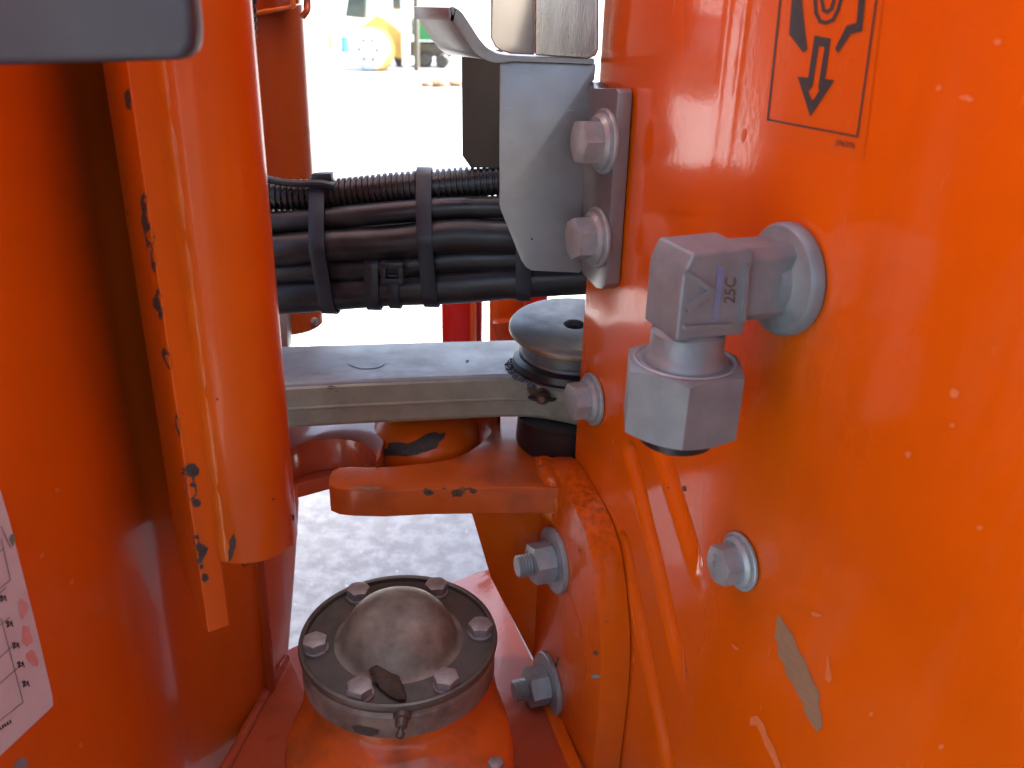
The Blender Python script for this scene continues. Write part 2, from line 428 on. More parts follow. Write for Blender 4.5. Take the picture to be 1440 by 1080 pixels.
# flange bolts through the panel
HX = head_me(.0265, .0135, .004, .0185, M_zinc)
WS = washer_me(.0215, .003, .008, M_zinc)
def bolt_on_panel(px, py, name, parent, off=0.0, sc=1.0, roll=.2, label=None, hx=None):
    s, z = on_panel(px, py, off); p = PB + PT * s + PN * off + UP * z
    M = axis_m(p, PN, roll) @ Matrix.Scale(sc, 4)
    o = put(hx or HX, name, M @ Matrix.Translation((0, 0, .003)), parent, label=label)
    wsh = bpy.data.objects.new('washer', WS); COL.objects.link(wsh); wsh.parent = o; wsh.matrix_basis = Matrix.Translation((0, 0, -.003))
    return o, p
b1, p1 = bolt_on_panel(1042, 789, 'bolt', T_panel, 0.001, .82, .35, 'flanged zinc bolt with raised grade marks')
b2, p2 = bolt_on_panel(834, 561, 'bolt', T_panel, 0.001, 1.0, .1)
# raised marks on the near bolt's head
b = bmesh.new()
for k, s_ in enumerate(['8.8', 'S']):
    tb = text_bm(s_, .0095 if k == 0 else .007, .00035, .0002)
    bmesh.ops.transform(tb, matrix=Matrix.Translation((0, .0035 if k == 0 else -.006, .0178)) @ Matrix.Rotation(1.2, 4, 'Z'), verts=tb.verts); join(b, tb)
mk = obj('grade_mark', b, M_zinc, None, False); mk.parent = b1

# ------- warning sticker
def pl(*p): return list(p)
# the film's lower edge is seen as a faint line
film = patch('sticker', [[(1108, -60), (1243, -60), (1243, 0), (1215, 226), (1069, 191), (1082, 110), (1098, 0)]], BVP, M_orsticker, T_panel, .00035, 14, 'orange sticker with a black hook and arrow pictogram')
ln = stroke([(1104, -50), (1081, 168), (1207, 192), (1241, -50)], 2.6)
patch('sticker_border', ln, BVP, M_ink, film, .0007, 14)
arrow = [[(1148, 50), (1169, 54), (1162, 110), (1175, 113), (1141, 164), (1124, 108), (1137, 109)]]
A0 = [(1147, 50), (1170, 54), (1162, 111), (1175, 113), (1141, 164), (1123, 108), (1138, 109)]
A1 = [(1153, 65), (1161, 66), (1152, 122), (1154, 127), (1144, 142), (1138, 128), (1144, 122)]
b = [[A0[0], A0[1], A1[1], A1[0]], [A0[1], A0[2], A1[2], A1[1]], [A0[2], A0[3], A1[3], A1[2]], [A0[3], A0[4], A1[4], A1[3]], [A0[4], A0[5], A1[5], A1[4]], [A0[5], A0[6], A1[6], A1[5]], [A0[6], A0[0], A1[0], A1[6]]]
patch('printed_arrow', b, BVP, M_ink, film, .0007)
hk = [[(1118, -40), (1125, -40), (1121, 32), (1133, 36), (1137, 70), (1131, 74), (1124, 50), (1111, 48)], [(1212, -40), (1222, -40), (1214, 44), (1198, 48), (1180, 75), (1176, 68), (1192, 36), (1206, 32)]]
patch('printed_bracket_mark', hk, BVP, M_ink, film, .0007)
U = [(1149, -40), (1148, 0), (1149, 18), (1155, 30), (1163, 32), (1173, 28), (1180, 14), (1184, 0), (1189, -40)]
patch('printed_hook', stroke(U, 5.0), BVP, M_ink, film, .0007)
U = [(1158, -40), (1157, 0), (1160, 14), (1165, 17), (1171, 12), (1174, 0), (1178, -40)]
patch('printed_hook', stroke(U, 5.0), BVP, M_ink, film, .0007)
text_patch('printed_number', '296370', (1190, 203), (9.2, 1.9), (1.2, -11), BVP, M_ink, film, .0007, .01)
# faint stamped digits, scrapes, flecks
text_patch('faint_marking', '4U.0', (955, 299), (17, 2.5), (1.5, -14), BVP, M_orsticker, T_panel, .0005, .0)
sc1 = [(1095, 862), (1104, 876), (1116, 893), (1124, 915), (1134, 930), (1139, 945), (1146, 962), (1154, 975), (1152, 990), (1157, 1010), (1157, 1022), (1150, 1030), (1141, 1016), (1133, 1003), (1130, 988), (1122, 976), (1116, 962), (1106, 948), (1103, 934), (1095, 922), (1094, 908), (1090, 895), (1092, 878)]
patch('paint_scrape', [sc1], BVP, M_scrape, T_panel, .0004, 12, 'spindle shaped scrape down to bare brown metal')
for i, pts in enumerate([[(1056, 1008), (1066, 1006), (1075, 1018), (1080, 1034), (1090, 1052), (1097, 1072), (1101, 1085), (1094, 1085), (1086, 1066), (1077, 1050), (1070, 1030), (1064, 1020), (1055, 1020)],
                         [(1164, 918), (1168, 940), (1171, 955), (1166, 960), (1161, 954), (1163, 938)],
                         blob(1404, 59, 5, 5, 0, 12, .2, 3), blob(1343, 553, 6, 7, 0, 12, .25, 4), blob(1340, 598, 4, 3, 0, 10, .3, 5), blob(1278, 639, 5, 4, .5, 10, .3, 6),
                         blob(1321, 124, 4, 5, 0, 10, .3, 7), blob(1360, 138, 9, 5, .2, 12, .3, 8), blob(1148, 864, 7, 3, .4, 10, .3, 9), blob(1046, 190, 3, 9, .1, 10, .3, 10),
                         blob(1226, 1004, 3, 3, 0, 8, .3, 11), blob(1325, 1050, 4, 4, 0, 8, .3, 12), blob(1379, 742, 4, 4, 0, 8, .3, 13), blob(1034, 910, 6, 2, .6, 9, .4, 14)]):
    patch('pale_scuff', [pts], BVP, M_scuff, T_panel, .0004, 0)
patch('paint_chip', [blob(963, 687, 2.5, 4, 0, 10, .4, 15)], BVP, M_rust, T_panel, .0004)
patch('paint_chip', [blob(940, 686, 1.6, 1.6, 0, 8, .4, 16)], BVP, M_chip, T_panel, .0004)

# ================================================================== ELBOW FITTING
s0, z0 = on_panel(1112, 392)
EF = PB + PT * s0 + UP * z0
K = .0565
T_el = thing('elbow_fitting', 'grey right angle elbow fitting with large hex nut sticking out of the side panel', 'pipe fitting', EF + PN * K + UP * -.09)
obj('flange', lathe([(0, .0005), (.0275, .0005), (.0288, .002), (.0288, .0065), (.0272, .0088), (.0215, .0098), (.0175, .012), (.0165, .017), (0, .017)], 64, axis_m(EF, PN)), M_elbow, T_el)
EC = EF + PN * K                         # where the two legs meet
ME = frame(EC, PT, PN, UP) if PT.cross(PN).dot(UP) > 0 else frame(EC, -PT, PN, UP)
# body block in (t, n, z): octagonal section along n then down
def loft(secs, M, bm=None, bw=0):
    b = bmesh.new(); rings = [[b.verts.new(p) for p in s] for s in secs]
    for A, B in zip(rings, rings[1:]):
        n = len(A)
        for i in range(n): b.faces.new((A[i], A[(i + 1) % n], B[(i + 1) % n], B[i]))
    b.faces.new(rings[0][::-1]); b.faces.new(rings[-1]); bmesh.ops.recalc_face_normals(b, faces=b.faces); bevel(b, bw, 3)
    bmesh.ops.transform(b, matrix=M, verts=b.verts); bmesh.ops.recalc_face_normals(b, faces=b.faces); return join(bm, b)
def octo(hw, hz, c, n, zc=0):
    return [(-hw + c, n, -hz + zc), (hw - c, n, -hz + zc), (hw, n, -hz + c + zc), (hw, n, hz - c + zc), (hw - c, n, hz + zc), (-hw + c, n, hz + zc), (-hw, n, hz - c + zc), (-hw, n, -hz + c + zc)]
bm_ = loft([octo(.0145, .0185, .0045, -.050, .002), octo(.0145, .0185, .0045, -.016, .002)], ME, None, .0012)
body = prism([(-.021, -.021), (.0165, -.021), (.0165, .012), (.0125, .0215), (-.0185, .0225), (-.021, .020)], -.0165, .0165,
             frame(EC, PN, UP, PN.cross(UP)) @ Matrix.Identity(4), .0034, 5)
EB = None
body2 = join(bm_, body)
ebody = obj('elbow_body', body2, M_elbow, T_el, True, 40)
obj('neck', lathe([(.0155, -.020), (.0185, -.023), (.0185, -.032), (.0200, -.0345), (.0216, -.037), (.0218, -.0385), (.0205, -.041), (.015, -.043)], 48, Matrix.Translation(EC)), M_elbow, T_el)
nz = on_h(963, 560, 0)
ndir = Vector((0, 0, 1))
cam_dir = math.atan2(-EC.y, -EC.x)
Mn = Matrix.Translation(EC + Vector((0, 0, -.0755))) @ Matrix.Rotation(cam_dir + .12, 4, 'Z')
bn = hex_bm(.0555, .037, 0, True, .93)
nut = obj('hex_nut', (bmesh.ops.transform(bn, matrix=Mn, verts=bn.verts), bn)[1], M_elbow, T_el, True, 24)
obj('nut_collar', lathe([(.0222, .0355), (.0240, .0370), (.0254, .0378), (.0262, .0373)], 48, Matrix.Translation(EC + Vector((0, 0, -.0755)))), M_zinc, T_el)
obj('tube_plug', lathe([(0, -.0105), (.015, -.0105), (.0192, -.008), (.0192, .004)], 40, Matrix.Translation(EC + Vector((0, 0, -.0755)))), M_black, T_el)
BE = bvh(ebody)
# forged marks
def relief(name, polys, bv, m_, parent, h=.0016, label=None):      # raised strokes with real height
    b = bmesh.new()
    for pl_ in polys:
        P = [shoot(bv, x, y) for x, y in pl_]
        if any(p is None for p in P): continue
        lo_ = [b.verts.new(p[0] - p[1] * .0004) for p in P]
        c = sum((p[0] for p in P), Vector()) / len(P)
        hi = [b.verts.new((p[0] * .92 + c * .08) + p[1] * h) for p in P]
        n = len(P); b.faces.new(hi)
        for i in range(n): b.faces.new((lo_[i], lo_[(i + 1) % n], hi[(i + 1) % n], hi[i]))
    bmesh.ops.recalc_face_normals(b, faces=b.faces)
    return obj(name, b, m_, parent, False, 30, label)
relief('forged_v_mark', stroke([(966, 384), (999, 408)], 8) + stroke([(966, 433), (999, 408)], 8), BE, M_elbow, T_el, .0017)
relief('forged_ridge', stroke([(962, 460), (1026, 457)], 6), BE, M_elbow, T_el, .0017)
relief('forged_ridge', stroke([(1049, 372), (1043, 452)], 5), BE, M_elbow, T_el, .0017)
text_patch('forged_size_mark', '25C', (1027, 408), (1.5, -22), (-22, -1.5), BE, M_cap, T_el, .0003, .012)
patch('blue_marker_line', [[(1009, 374), (1019, 375), (1017, 392), (1013, 420), (1008, 452), (1002, 452), (1006, 410)]], BE, M_blue, T_el, .00025, 8)

# ================================================================== GALVANISED BRACKET
BY = .640
T_br = thing('angle_bracket', 'galvanised sheet metal bracket held by two bolts on the edge of the side panel', 'bracket', on_y(760, 380, BY))
def ypoly(pts, y): return [(p.x, p.z) for p in (on_y(a, c, y) for a, c in pts)]
MY = frame(Vector((0, 0, 0)), Vector((1, 0, 0)), Vector((0, 0, 1)), Vector((0, -1, 0)))   # local z = towards viewer
fr = [(703, 92), (706, 86), (838, 90), (836, 112), (828, 122), (824, 200), (821, 300), (819, 380), (815, 384), (748, 381), (740, 376), (733, 366), (705, 298), (702, 288)]
face = prism(ypoly(fr, BY), -BY - .003 * 0 - .005, -BY, MY, .0009, 2)
bface = obj('front_plate', face, M_galv, T_br, True, 40)
fl = [(822, 116), (828, 115), (834, 124), (866, 124), (869, 130), (852, 400), (846, 407), (838, 405), (818, 384)]
fpts = [on_panel(a, c, .0125) for a, c in fl]
bfl = obj('bolted_flange', panel_prism(fpts, .0015, .0125, .0012), M_galv, T_br)
for (a, c, r_) in ((851, 199, .1), (841, 334, .45)):
    bolt_on_panel(a, c, 'bolt', T_br, .0127, 1.02, r_)
b = lathe([(.0065, 0), (.0065, 1)], 16)
bmesh.ops.transform(b, matrix=frame(on_y(823, 118, BY + .0067), Vector((1, 0, 0)), Vector((0, 1, 0)), Vector((0, 0, -1))) @ Matrix.Diagonal((1, 1, (on_y(823, 118, BY) - on_y(821, 380, BY)).length, 1)), verts=b.verts)
obj('bend', b, M_galv, T_br)
# upper formed part
up = [(752, -120), (842, -120), (842, 70), (838, 79), (826, 83), (752, 78)]
obj('upper_plate', prism(ypoly(up, .630), -.650, -.630, MY, .0022, 3), M_brush, T_br)
up = [(690, -120), (752.5, -120), (752.5, 77.5), (718, 76), (704, 72), (696, 66), (690, 54)]
obj('polished_plate', prism(ypoly(up, .632), -.646, -.632, MY, .002, 3), M_polish, T_br)
# hooked strip: its edge faces us, its sheet runs away to the left
prof = [(630, 11), (638, 10), (648, 16), (657, 28), (666, 42), (677, 58), (688, 69), (702, 76), (730, 79), (790, 81), (836, 83)]
p3 = smooth_path([on_y(a, c, .634) for a, c in prof], 6)
b = bmesh.new(); dirv = Vector((-.030, .055, 0)); rows = []
for i, p in enumerate(p3):
    t_ = (p3[min(i + 1, len(p3) - 1)] - p3[max(i - 1, 0)]).normalized(); n_ = Vector((-t_.z, 0, t_.x))
    th = .0085 - .0050 * max(0, min(1, (p.x - on_y(680, 80, .634).x) / .02))
    f_ = min(1, max(.25, (on_y(712, 80, .634).x - p.x) / .02)) if p.x > on_y(690, 80, .634).x else 1
    dv = dirv if f_ >= 1 else Vector((0, .034, 0))
    rows.append([b.verts.new(q) for q in (p + n_ * 0, p - n_ * th, p - n_ * th + dv, p + dv)])
for A, B in zip(rows, rows[1:]):
    for k in range(4): b.faces.new((A[k], A[(k + 1) % 4], B[(k + 1) % 4], B[k]))
b.faces.new(rows[0]); b.faces.new(rows[-1][::-1]); bmesh.ops.recalc_face_normals(b, faces=b.faces); bevel(b, .0007, 1, 50)
obj('hooked_strip', b, M_galv, T_br, True, 40)
bp = [(649, 70), (707, 70), (707, 236), (662, 236), (650, 219)]
obj('rear_plate', prism(ypoly(bp, .70), -.706, -.70, MY, .001), M_olive, T_br)
BB = bvh(bface)
patch('dark_fleck', [blob(748, 336, 1.4, 2, 0, 7, .4, 31)], BB, M_chip, T_br)
for q_ in (stroke([(797, 155), (805, 155)], 1.2), stroke([(709, 152), (718, 152)], .9)): patch('scratch', q_, BB, M_zinc, T_br, .0002)

# ================================================================== HOSE BUNDLE
T_h = thing('hose_bundle', 'bundle of black hoses and corrugated conduit strapped with cable ties across the gap', 'hoses', on_y(550, 430, .70))
HS = [  # rows at x = 330, 450, 560, 640, 720, 900 ; radius px ; y ; kind
    ((273, 275, 265, 259, 253, 241), 21, .705, 'c'),
    ((318, 308, 298, 292, 291, 286), 15, .690, 's'),
    ((358, 346, 340, 331, 333, 330), 23, .684, 's'),
    ((384, 378, 372, 364, 362, 356), 20, .692, 's'),
    ((418, 412, 404, 400, 394, 384), 26, .694, 's'),
    ((345, 340, 335, 330, 325, 320), 34, .735, 's'),
    ((388, 385, 380, 375, 370, 362), 34, .730, 's'),
]
XS = (330, 450, 560, 640, 720, 900); hose_paths = []
for rows_, rp, y, kd in HS:
    path = smooth_path([on_y(x, r, y) for x, r in zip(XS, rows_)], 14)
    r = rp * y / .94 / F * 1.0
    hose_paths.append((path, r))
    if kd == 'c':
        dense = []
        for p, q in zip(path, path[1:]):
            for k in range(8): dense.append(p.lerp(q, k / 8))
        pitch = .0048
        bmh = sweep(dense, lambda L: r * (1.02 if (L / pitch) % 1 < .55 else .86), 18)
        obj('corrugated_conduit', bmh, M_conduit, T_h, True, 30)
    else:
        ph = random.uniform(0, 6)
        obj('hose', sweep(path, lambda L: r * (1 + .03 * math.sin(L * 38 + ph)), 18), M_rub, T_h)
# thin wire lying over the conduit at the left
obj('thin_hose', sweep(smooth_path([on_y(a, c, .69) for a, c in ((350, 244), (385, 254), (415, 258), (450, 258), (470, 262))], 8), .003, 10), M_rub, T_h)
def circles_at(x):
    out = []
    for path, r in hose_paths:
        p = min(path, key=lambda q: abs(q.x - x)); i = path.index(p); q = path[min(i + 1, len(path) - 1)]
        if q.x != p.x: p = p.lerp(q, max(-1, min(1, (x - p.x) / (q.x - p.x))))
        out.append((p.y, p.z, r))
    return out
def hull(P):
    P = sorted(set(P)); 
    def half(P):
        o = []
        for p in P:
            while len(o) > 1 and (o[-1][0] - o[-2][0]) * (p[1] - o[-2][1]) - (o[-1][1] - o[-2][1]) * (p[0] - o[-2][0]) <= 0: o.pop()
            o.append(p)
        return o
    a = half(P); c = half(P[::-1]); return a[:-1] + c[:-1]
def tie(px, wd, sel=None, lean=0.0, th=.0016, name='cable_tie'):
    x = on_y(px, 350, .68).x; C_ = circles_at(x)
    if sel: C_ = [C_[i] for i in sel]
    pts = []
    for y, z, r in C_:
        for k in range(40):
            a = 2 * math.pi * k / 40; pts.append((y + (r + .0006) * math.cos(a), z + (r + .0006) * math.sin(a)))
    H = hull(pts); zc = sum(p[1] for p in H) / len(H); yc = sum(p[0] for p in H) / len(H)
    b = bmesh.new(); R = []
    for (y, z) in H:
        d = Vector((0, y - yc, z - zc)).normalized(); xo = x + lean * (zc - z)
        ins = Vector((xo, y, z))
        R.append([b.verts.new(ins + Vector((-wd / 2, 0, 0))), b.verts.new(ins + Vector((wd / 2, 0, 0))), b.verts.new(ins + Vector((wd / 2, 0, 0)) + d * th), b.verts.new(ins + Vector((-wd / 2, 0, 0)) + d * th)])
    n = len(R)
    for i in range(n):
        for k in range(4): b.faces.new((R[i][k], R[i][(k + 1) % 4], R[(i + 1) % n][(k + 1) % 4], R[(i + 1) % n][k]))
    bmesh.ops.recalc_face_normals(b, faces=b.faces); bevel(b, .0004, 2, 50)
    return obj(name, b, M_tie, T_h, True, 50)
t1 = tie(451, .0125, None, .06); t2 = tie(600, .0125, None, .06)
tie(521, .0115, (3, 4, 6)); t4 = tie(552, .0095, (3, 4, 6)); tie(736, .0125, None, .03)
hd = on_y(552, 383, .668)
b = bmesh.new()
for (cx, cz, sx, sz) in ((0, .0065, .018, .005), (0, -.0065, .018, .005), (-.0068, 0, .0045, .009), (.0068, 0, .0045, .009)):
    box((cx, 0, cz), (sx, .010, sz), Matrix.Translation(hd), .0009, b)
box((0, .003, 0), (.009, .003, .009), Matrix.Translation(hd), 0, b)
box((0, -.001, -.002), (.008, .004, .002), Matrix.Translation(hd), 0, b)
hh = obj('tie_head', b, M_tie, t4)
b = box((0, 0, 0), (.016, .012, .008), Matrix.Translation(on_y(454, 250, .70)) @ Matrix.Rotation(-.1, 4, 'Y'), .001); obj('tie_head', b, M_tie, t1)

# ================================================================== LINK ARM with pin disc
HB = -.29; HF = -.364
T_l = thing('link_arm', 'grey steel link arm crossing the gap with a pivot disc at its right end', 'machine arm', on_h(620, 560, -.33))
pinc = on_h(808, 453, -.247); pc = Vector((pinc.x, pinc.y, 0)); RD = .0572
fe = [(330, 543), (400, 540), (500, 535), (600, 531), (700, 527), (740, 527), (765, 529), (790, 533), (815, 538), (850, 550)]
be = [(850, 480), (780, 476), (720, 478), (600, 481), (500, 484), (395, 487), (330, 489)]
topo = [on_h(a, c, HB) for a, c in fe + be]
pp = [(p.x, p.y) for p in topo]
ztop = CH + HB
hgt = .041
b = prism(pp, ztop - hgt, ztop, None, .0022, 3, None, 40)
arm = obj('arm_body', b, M_link, T_l, True, 40)
# the forging's side: a proud flank with a parting ridge
fp = [on_h(a, c, HB) for a, c in fe]
b = bmesh.new(); rows = []
for i, p in enumerate(fp):
    n_ = Vector((0, -1, 0))
    rows.append([b.verts.new((p.x, p.y - o, ztop - z)) for o, z in ((.0002, .0028), (.0022, .0045), (.0026, .0205), (.0036, .0218), (.0036, .0228), (.0022, .0240), (.0018, .0375), (.0002, .0405))])
for A, B in zip(rows, rows[1:]):
    for k in range(7): b.faces.new((A[k], A[k + 1], B[k + 1], B[k]))
bmesh.ops.recalc_face_normals(b, faces=b.faces)
flank = obj('arm_flank', b, M_linkside, T_l, True, 25)
BF = bvh(flank)
zt = CH - .249
Tilt = Matrix.Translation(pc + Vector((0, 0, zt))) @ Matrix.Rotation(math.radians(7.5), 4, 'X') @ Matrix.Translation((0, 0, -zt))
obj('pivot_disc', lathe([(.0085, zt - .012), (.0085, zt - .0008), (.0095, zt), (RD - .004, zt + .0002), (RD - .001, zt - .0012)], 96, Tilt), M_disc, T_l)
obj('disc_rim', lathe([(RD - .001, zt - .0012), (RD, zt - .0025), (RD, zt - .0045), (RD - .002, zt - .006), (.040, zt - .0065)], 96, Tilt), M_brass, T_l)
obj('bushing', lathe([(.046, zt - .0085), (.046, zt - .022), (.0475, zt - .024), (.0475, ztop - .0005)], 80, Tilt), M_disc, T_l)
obj('seal_ring', lathe([(.0475, ztop + .0005), (.0515, ztop + .001), (.0535, ztop + .0045), (.0525, ztop + .010), (.0475, ztop + .0125)], 80, Matrix.Translation(pc)), M_black, T_l)
obj('pin_shadow_drum', lathe([(.046, CH + HF + .0005), (.048, CH + HF + .004), (.047, ztop - hgt - .006), (.050, ztop - hgt - .0005), (0, ztop - hgt - .0005)], 60, Matrix.Translation(pc)), M_black, T_l)  # black drum standing for the shadow round the pin under the arm
obj('pin', lathe([(0, zt - .006), (.0085, zt - .006)], 24, Tilt), M_chip, T_l)
BA = bvh(arm)
b = bmesh.new()
R = random.Random(5)
for i in range(46):
    a = math.radians(R.uniform(165, 232)); r_ = .0525 + R.uniform(0, .006)
    q = pc + Vector((math.cos(a) * r_, math.sin(a) * r_, ztop + .0005)); e = R.uniform(.0012, .0032)
    M = Matrix.Translation(q) @ Matrix.Rotation(R.uniform(0, 3), 4, 'Z') @ Matrix.Diagonal((e, e * .6, e * .7, 1)); bmesh.ops.create_icosphere(b, subdivisions=1, radius=1, matrix=M)
gr_ = obj('grease_crumbs', b, M_greasy, T_l); gr_['kind'] = 'stuff'
patch('cast_stamp', [blob(515, 510, 26, 9, 0, 26, .04, 2)], BA, M_link, T_l, .0006, 0)
patch('dark_fleck', [blob(657, 508, 2.2, 2.2, 0, 9, .3, 9)], BA, M_chip, T_l)
patch('chip', [blob(466, 544, 5, 3, .2, 12, .5, 10)] + stroke([(459, 541), (462, 551)], 2) + stroke([(471, 542), (473, 550)], 2), BF, M_rust, T_l)
# grease nipple
def nipple_me():
    return mesh_of('nipple', lathe([(0, .017), (.0022, .0168), (.0031, .0155), (.0031, .0135), (.0021, .012), (.0021, .0105), (.0042, .0095), (.0046, .0065), (.0046, .004), (.0062, .0035), (.0066, 0)], 20), M_rust)
NP = nipple_me()
h = shoot(BF, 763, 557); M = axis_m(h[0], Vector((-.05, -.9, .25)).normalized()); ob = put(NP, 'grease_nipple', M @ Matrix.Scale(1.15, 4), T_l)
b = lathe([(.0072, 0), (.0108, 0), (.0112, .0012), (.0100, .0022), (.0075, .0016), (.0072, 0)], 32); obj('socket_ring', (bmesh.ops.transform(b, matrix=axis_m(h[0] + Vector((0, -.0006, 0)), Vector((0, -1, 0))), verts=b.verts), b)[1], M_chip, ob, world=True)
patch('grease_stain', [blob(748, 548, 5, 9, .1, 16, .5, 3)], BF, M_rust, T_l)

# ================================================================== FORK PLATE + BOLTED MOUNTING PLATE
HF = -.364
T_f = thing('fork_bracket', 'orange welded bracket with a claw shaped plate, bolted against the side panel', 'bracket', on_h(700, 700, -.39))
fk = [(463, 682), (462, 672), (467, 662), (477, 657), (495, 656), (520, 657), (550, 656), (580, 653), (607, 650), (634, 645), (657, 636), (674, 625), (687, 612), (697, 598), (702, 585), (703, 570), (830, 572), (850, 640), (840, 690), (747, 685), (680, 686), (600, 687), (540, 690), (497, 689), (475, 687)]
fpz = [on_h(a, c, HF) for a, c in fk]
b = prism([(p.x, p.y) for p in fpz], CH + HF - .0255, CH + HF, None, .0016, 3, None, 50)
fork = obj('claw_plate', b, M_or_dirty, T_f, True, 35)
# mounting plate on the panel
TH = .026
ro = [(800, 640), (815, 652), (832, 680), (852, 715), (868, 755), (877, 800), (883, 850), (886, 900), (884, 960), (878, 1020), (868, 1100), (860, 1170)]
rs = [on_panel(a, c, .001) for a, c in ro]
rs = smooth_path([(a, c, 0) for a, c in rs], 4); poly = [(p.x, p.y) for p in rs]
poly += [(poly[-1][0], CH - .78), (.252, CH - .78), (.252, poly[0][1])]
b = panel_prism(poly, .001, TH, .0022, None, 3)
M_mount = paint('orange_paint_oily', ORANGE, .3, .25, True, .4)
_t = M_mount.node_tree; _b = _t.nodes['Principled BSDF']; _src = _b.inputs['Base Color'].links[0].from_socket
_g = _t.nodes.new('ShaderNodeNewGeometry'); _d = _t.nodes.new('ShaderNodeVectorMath'); _d.operation = 'DISTANCE'
_t.links.new(_g.outputs['Position'], _d.inputs[0]); _s, _z = on_panel(845, 680, .004); _d.inputs[1].default_value = PB + PT * _s + UP * _z
_f = ramp(_t, _d.outputs['Value'], [(.02, (1, 1, 1)), (.085, (0, 0, 0))])
_n = mask(_t, 200, .40, .80, 8, (1, 1, .6)); _k = mixc(_t, 1.0, _f, _n, 'MULTIPLY')
_t.links.new(mixc(_t, _k, _src, (.045, .022, .014)), _b.inputs['Base Color'])   # oily dirt gathered round the upper corner
mp = obj('mounting_plate', b, M_mount, T_f, True, 40)
# gusset hanging under the claw, facing us
GY = .652
gp = [(655, 705), (800, 705), (800, 1130), (690, 1130), (690, 812)]
obj('gusset', prism(ypoly([(654, 690), (800, 690), (835, 1200), (830, 1140), (800, 1068), (757, 940), (690, 812)], GY), -GY - .014, -GY, MY, .001), M_or, T_f)
# weld bead
wp = [(752, 634), (768, 629), (790, 634), (806, 645)]
def bead(pts, r, m_, parent, seed=1, name='weld_bead', n=18):
    path = smooth_path(pts, n); R = random.Random(seed); ph = [R.uniform(0, 6) for _ in range(3)]
    return obj(name, sweep(path, lambda L: r * (1 + .06 * math.sin(L * 420 + ph[0]) + .07 * math.sin(L * 170 + ph[1])), 16), m_, parent, True, 60)
o1 = TH
def pp3(px, py, off):
    s, z = on_panel(px, py, off); return PB + PT * s + PN * off + UP * z
bead([on_h(764, 634, HF - .003), on_h(768, 655, HF - .002), on_h(774, 676, HF - .003), on_h(781, 694, HF - .010), on_h(788, 712, HF - .022), on_h(792, 728, HF - .034)], .0095, M_mount, T_f, 1)
bead([on_h(762, 636, HF - .003), on_h(780, 631, HF - .003), on_h(797, 636, HF - .003), on_h(812, 648, HF - .004)], .0075, M_mount, T_f, 2)
bead([on_h(757, 702, HF - .020), on_h(768, 716, HF - .028), on_h(784, 730, HF - .036)], .0065, M_weld, T_f, 3)
# studs with nuts and washers
def thread_bm(r, L, z0):
    prof = [(0, z0 + L), (r * .8, z0 + L)]; n = int(L / .0026)
    for i in range(n, 0, -1):
        z = z0 + L * i / n
        prof += [(r * .84, z), (r, z - L / n * .45)]
    prof += [(r * .84, z0)]
    return lathe(prof, 32)
NUT = mesh_of('nut', hex_bm(.0315, .0185, 0, True, .93), M_zinc, 26)
STUD = mesh_of('stud', thread_bm(.0098, .034, 0), M_zinc, 20)
W1 = washer_me(.0290, .0046, .011, M_zinc)
for i, (a, c, rl) in enumerate(((772, 787, .3), (764, 960, .05))):
    p = pp3(a + 10, c, TH); M = axis_m(p, PN, rl)
    ws = put(W1, 'washer', M, T_f); put(NUT, 'nut', M @ Matrix.Translation((0, 0, .0046)), T_f); put(STUD, 'threaded_stud', M @ Matrix.Translation((0, 0, .002)), T_f)
BM = bvh(mp); BK = bvh(fork)
patch('elongated_slot', [[(789, 833), (795, 826), (803, 838), (811, 860), (816, 882), (817, 900), (811, 897), (805, 880), (797, 856)]], BM, M_panel, T_f, .0003, 10)
patch('paint_chip', [blob(838, 951, 6, 3, -.4, 14, .45, 20)], BM, M_zinc, T_f)
for q_ in (blob(838, 918, 3, 4, -.4, 12, .45, 21), blob(815, 774, 1.6, 1.6, 0, 8, .4, 22), blob(852, 874, 1.5, 1.5, 0, 8, .3, 23), blob(782, 935, 2, 9, .3, 12, .5, 24)): patch('paint_chip', [q_], BM, M_rust, T_f)
gm = metal('black_grime', (.025, .018, .014), (.05, .03, .02), .7, 0, 200)
patch('paint_chip', [blob(513, 687, 22, 2.6, .04, 24, .4, 30)], BK, M_scrape, T_f)
for q_ in (blob(602, 692, 7, 5, 0, 14, .25, 32), blob(645, 692, 11, 5, -.1, 18, .5, 33), blob(665, 690, 6, 3, .6, 12, .6, 35), blob(624, 687, 3.5, 1.2, 0, 9, .3, 34)): patch('paint_chip', [q_], BK, M_rust, T_f)

# ================================================================== REAR FRAME (seen under the link arm)
T_r = thing('rear_lug_casting', 'dull orange casting with round recesses visible under the link arm', 'machine frame', on_h(560, 690, -.41))
zc = CH
# floor lug
lug = [on_h(a, c, -.392) for a, c in ((330, 712), (412, 700 - 18), (465, 668), (530, 662), (560, 660), (560, 610), (330, 610))]
obj('lug_plate', prism([(p.x, p.y) for p in lug], CH - .407, CH - .392, None, .002), M_plate, T_r)
c0 = on_h(462, 645, -.36); r0 = .0415
pts = [(-.34, .80), (-.34, c0.y - .004)]
for k in range(0, 25):
    a = math.pi - math.pi * k / 24; pts.append((c0.x + r0 * math.cos(a), c0.y - .004 + r0 * math.sin(a)))
bx = on_h(600, 600, -.36)
pts += [(c0.x + r0 + .002, c0.y + .004), (c0.x + r0 + .002, .80)]
obj('recess_plate', prism(pts, CH - .3915, CH - .36, None, .0015, 2, None, 50), M_plate, T_r)
bc = on_h(592, 600, -.345) + Vector((0, .0, 0)); bc = Vector((bc.x, .722, 0))
boss = obj('round_boss', lathe([(0, CH - .343), (.022, CH - .343), (.034, CH - .346), (.043, CH - .353), (.050, CH - .364), (.053, CH - .378), (.054, CH - .40)], 64, Matrix.Translation(bc)), M_or, T_r)
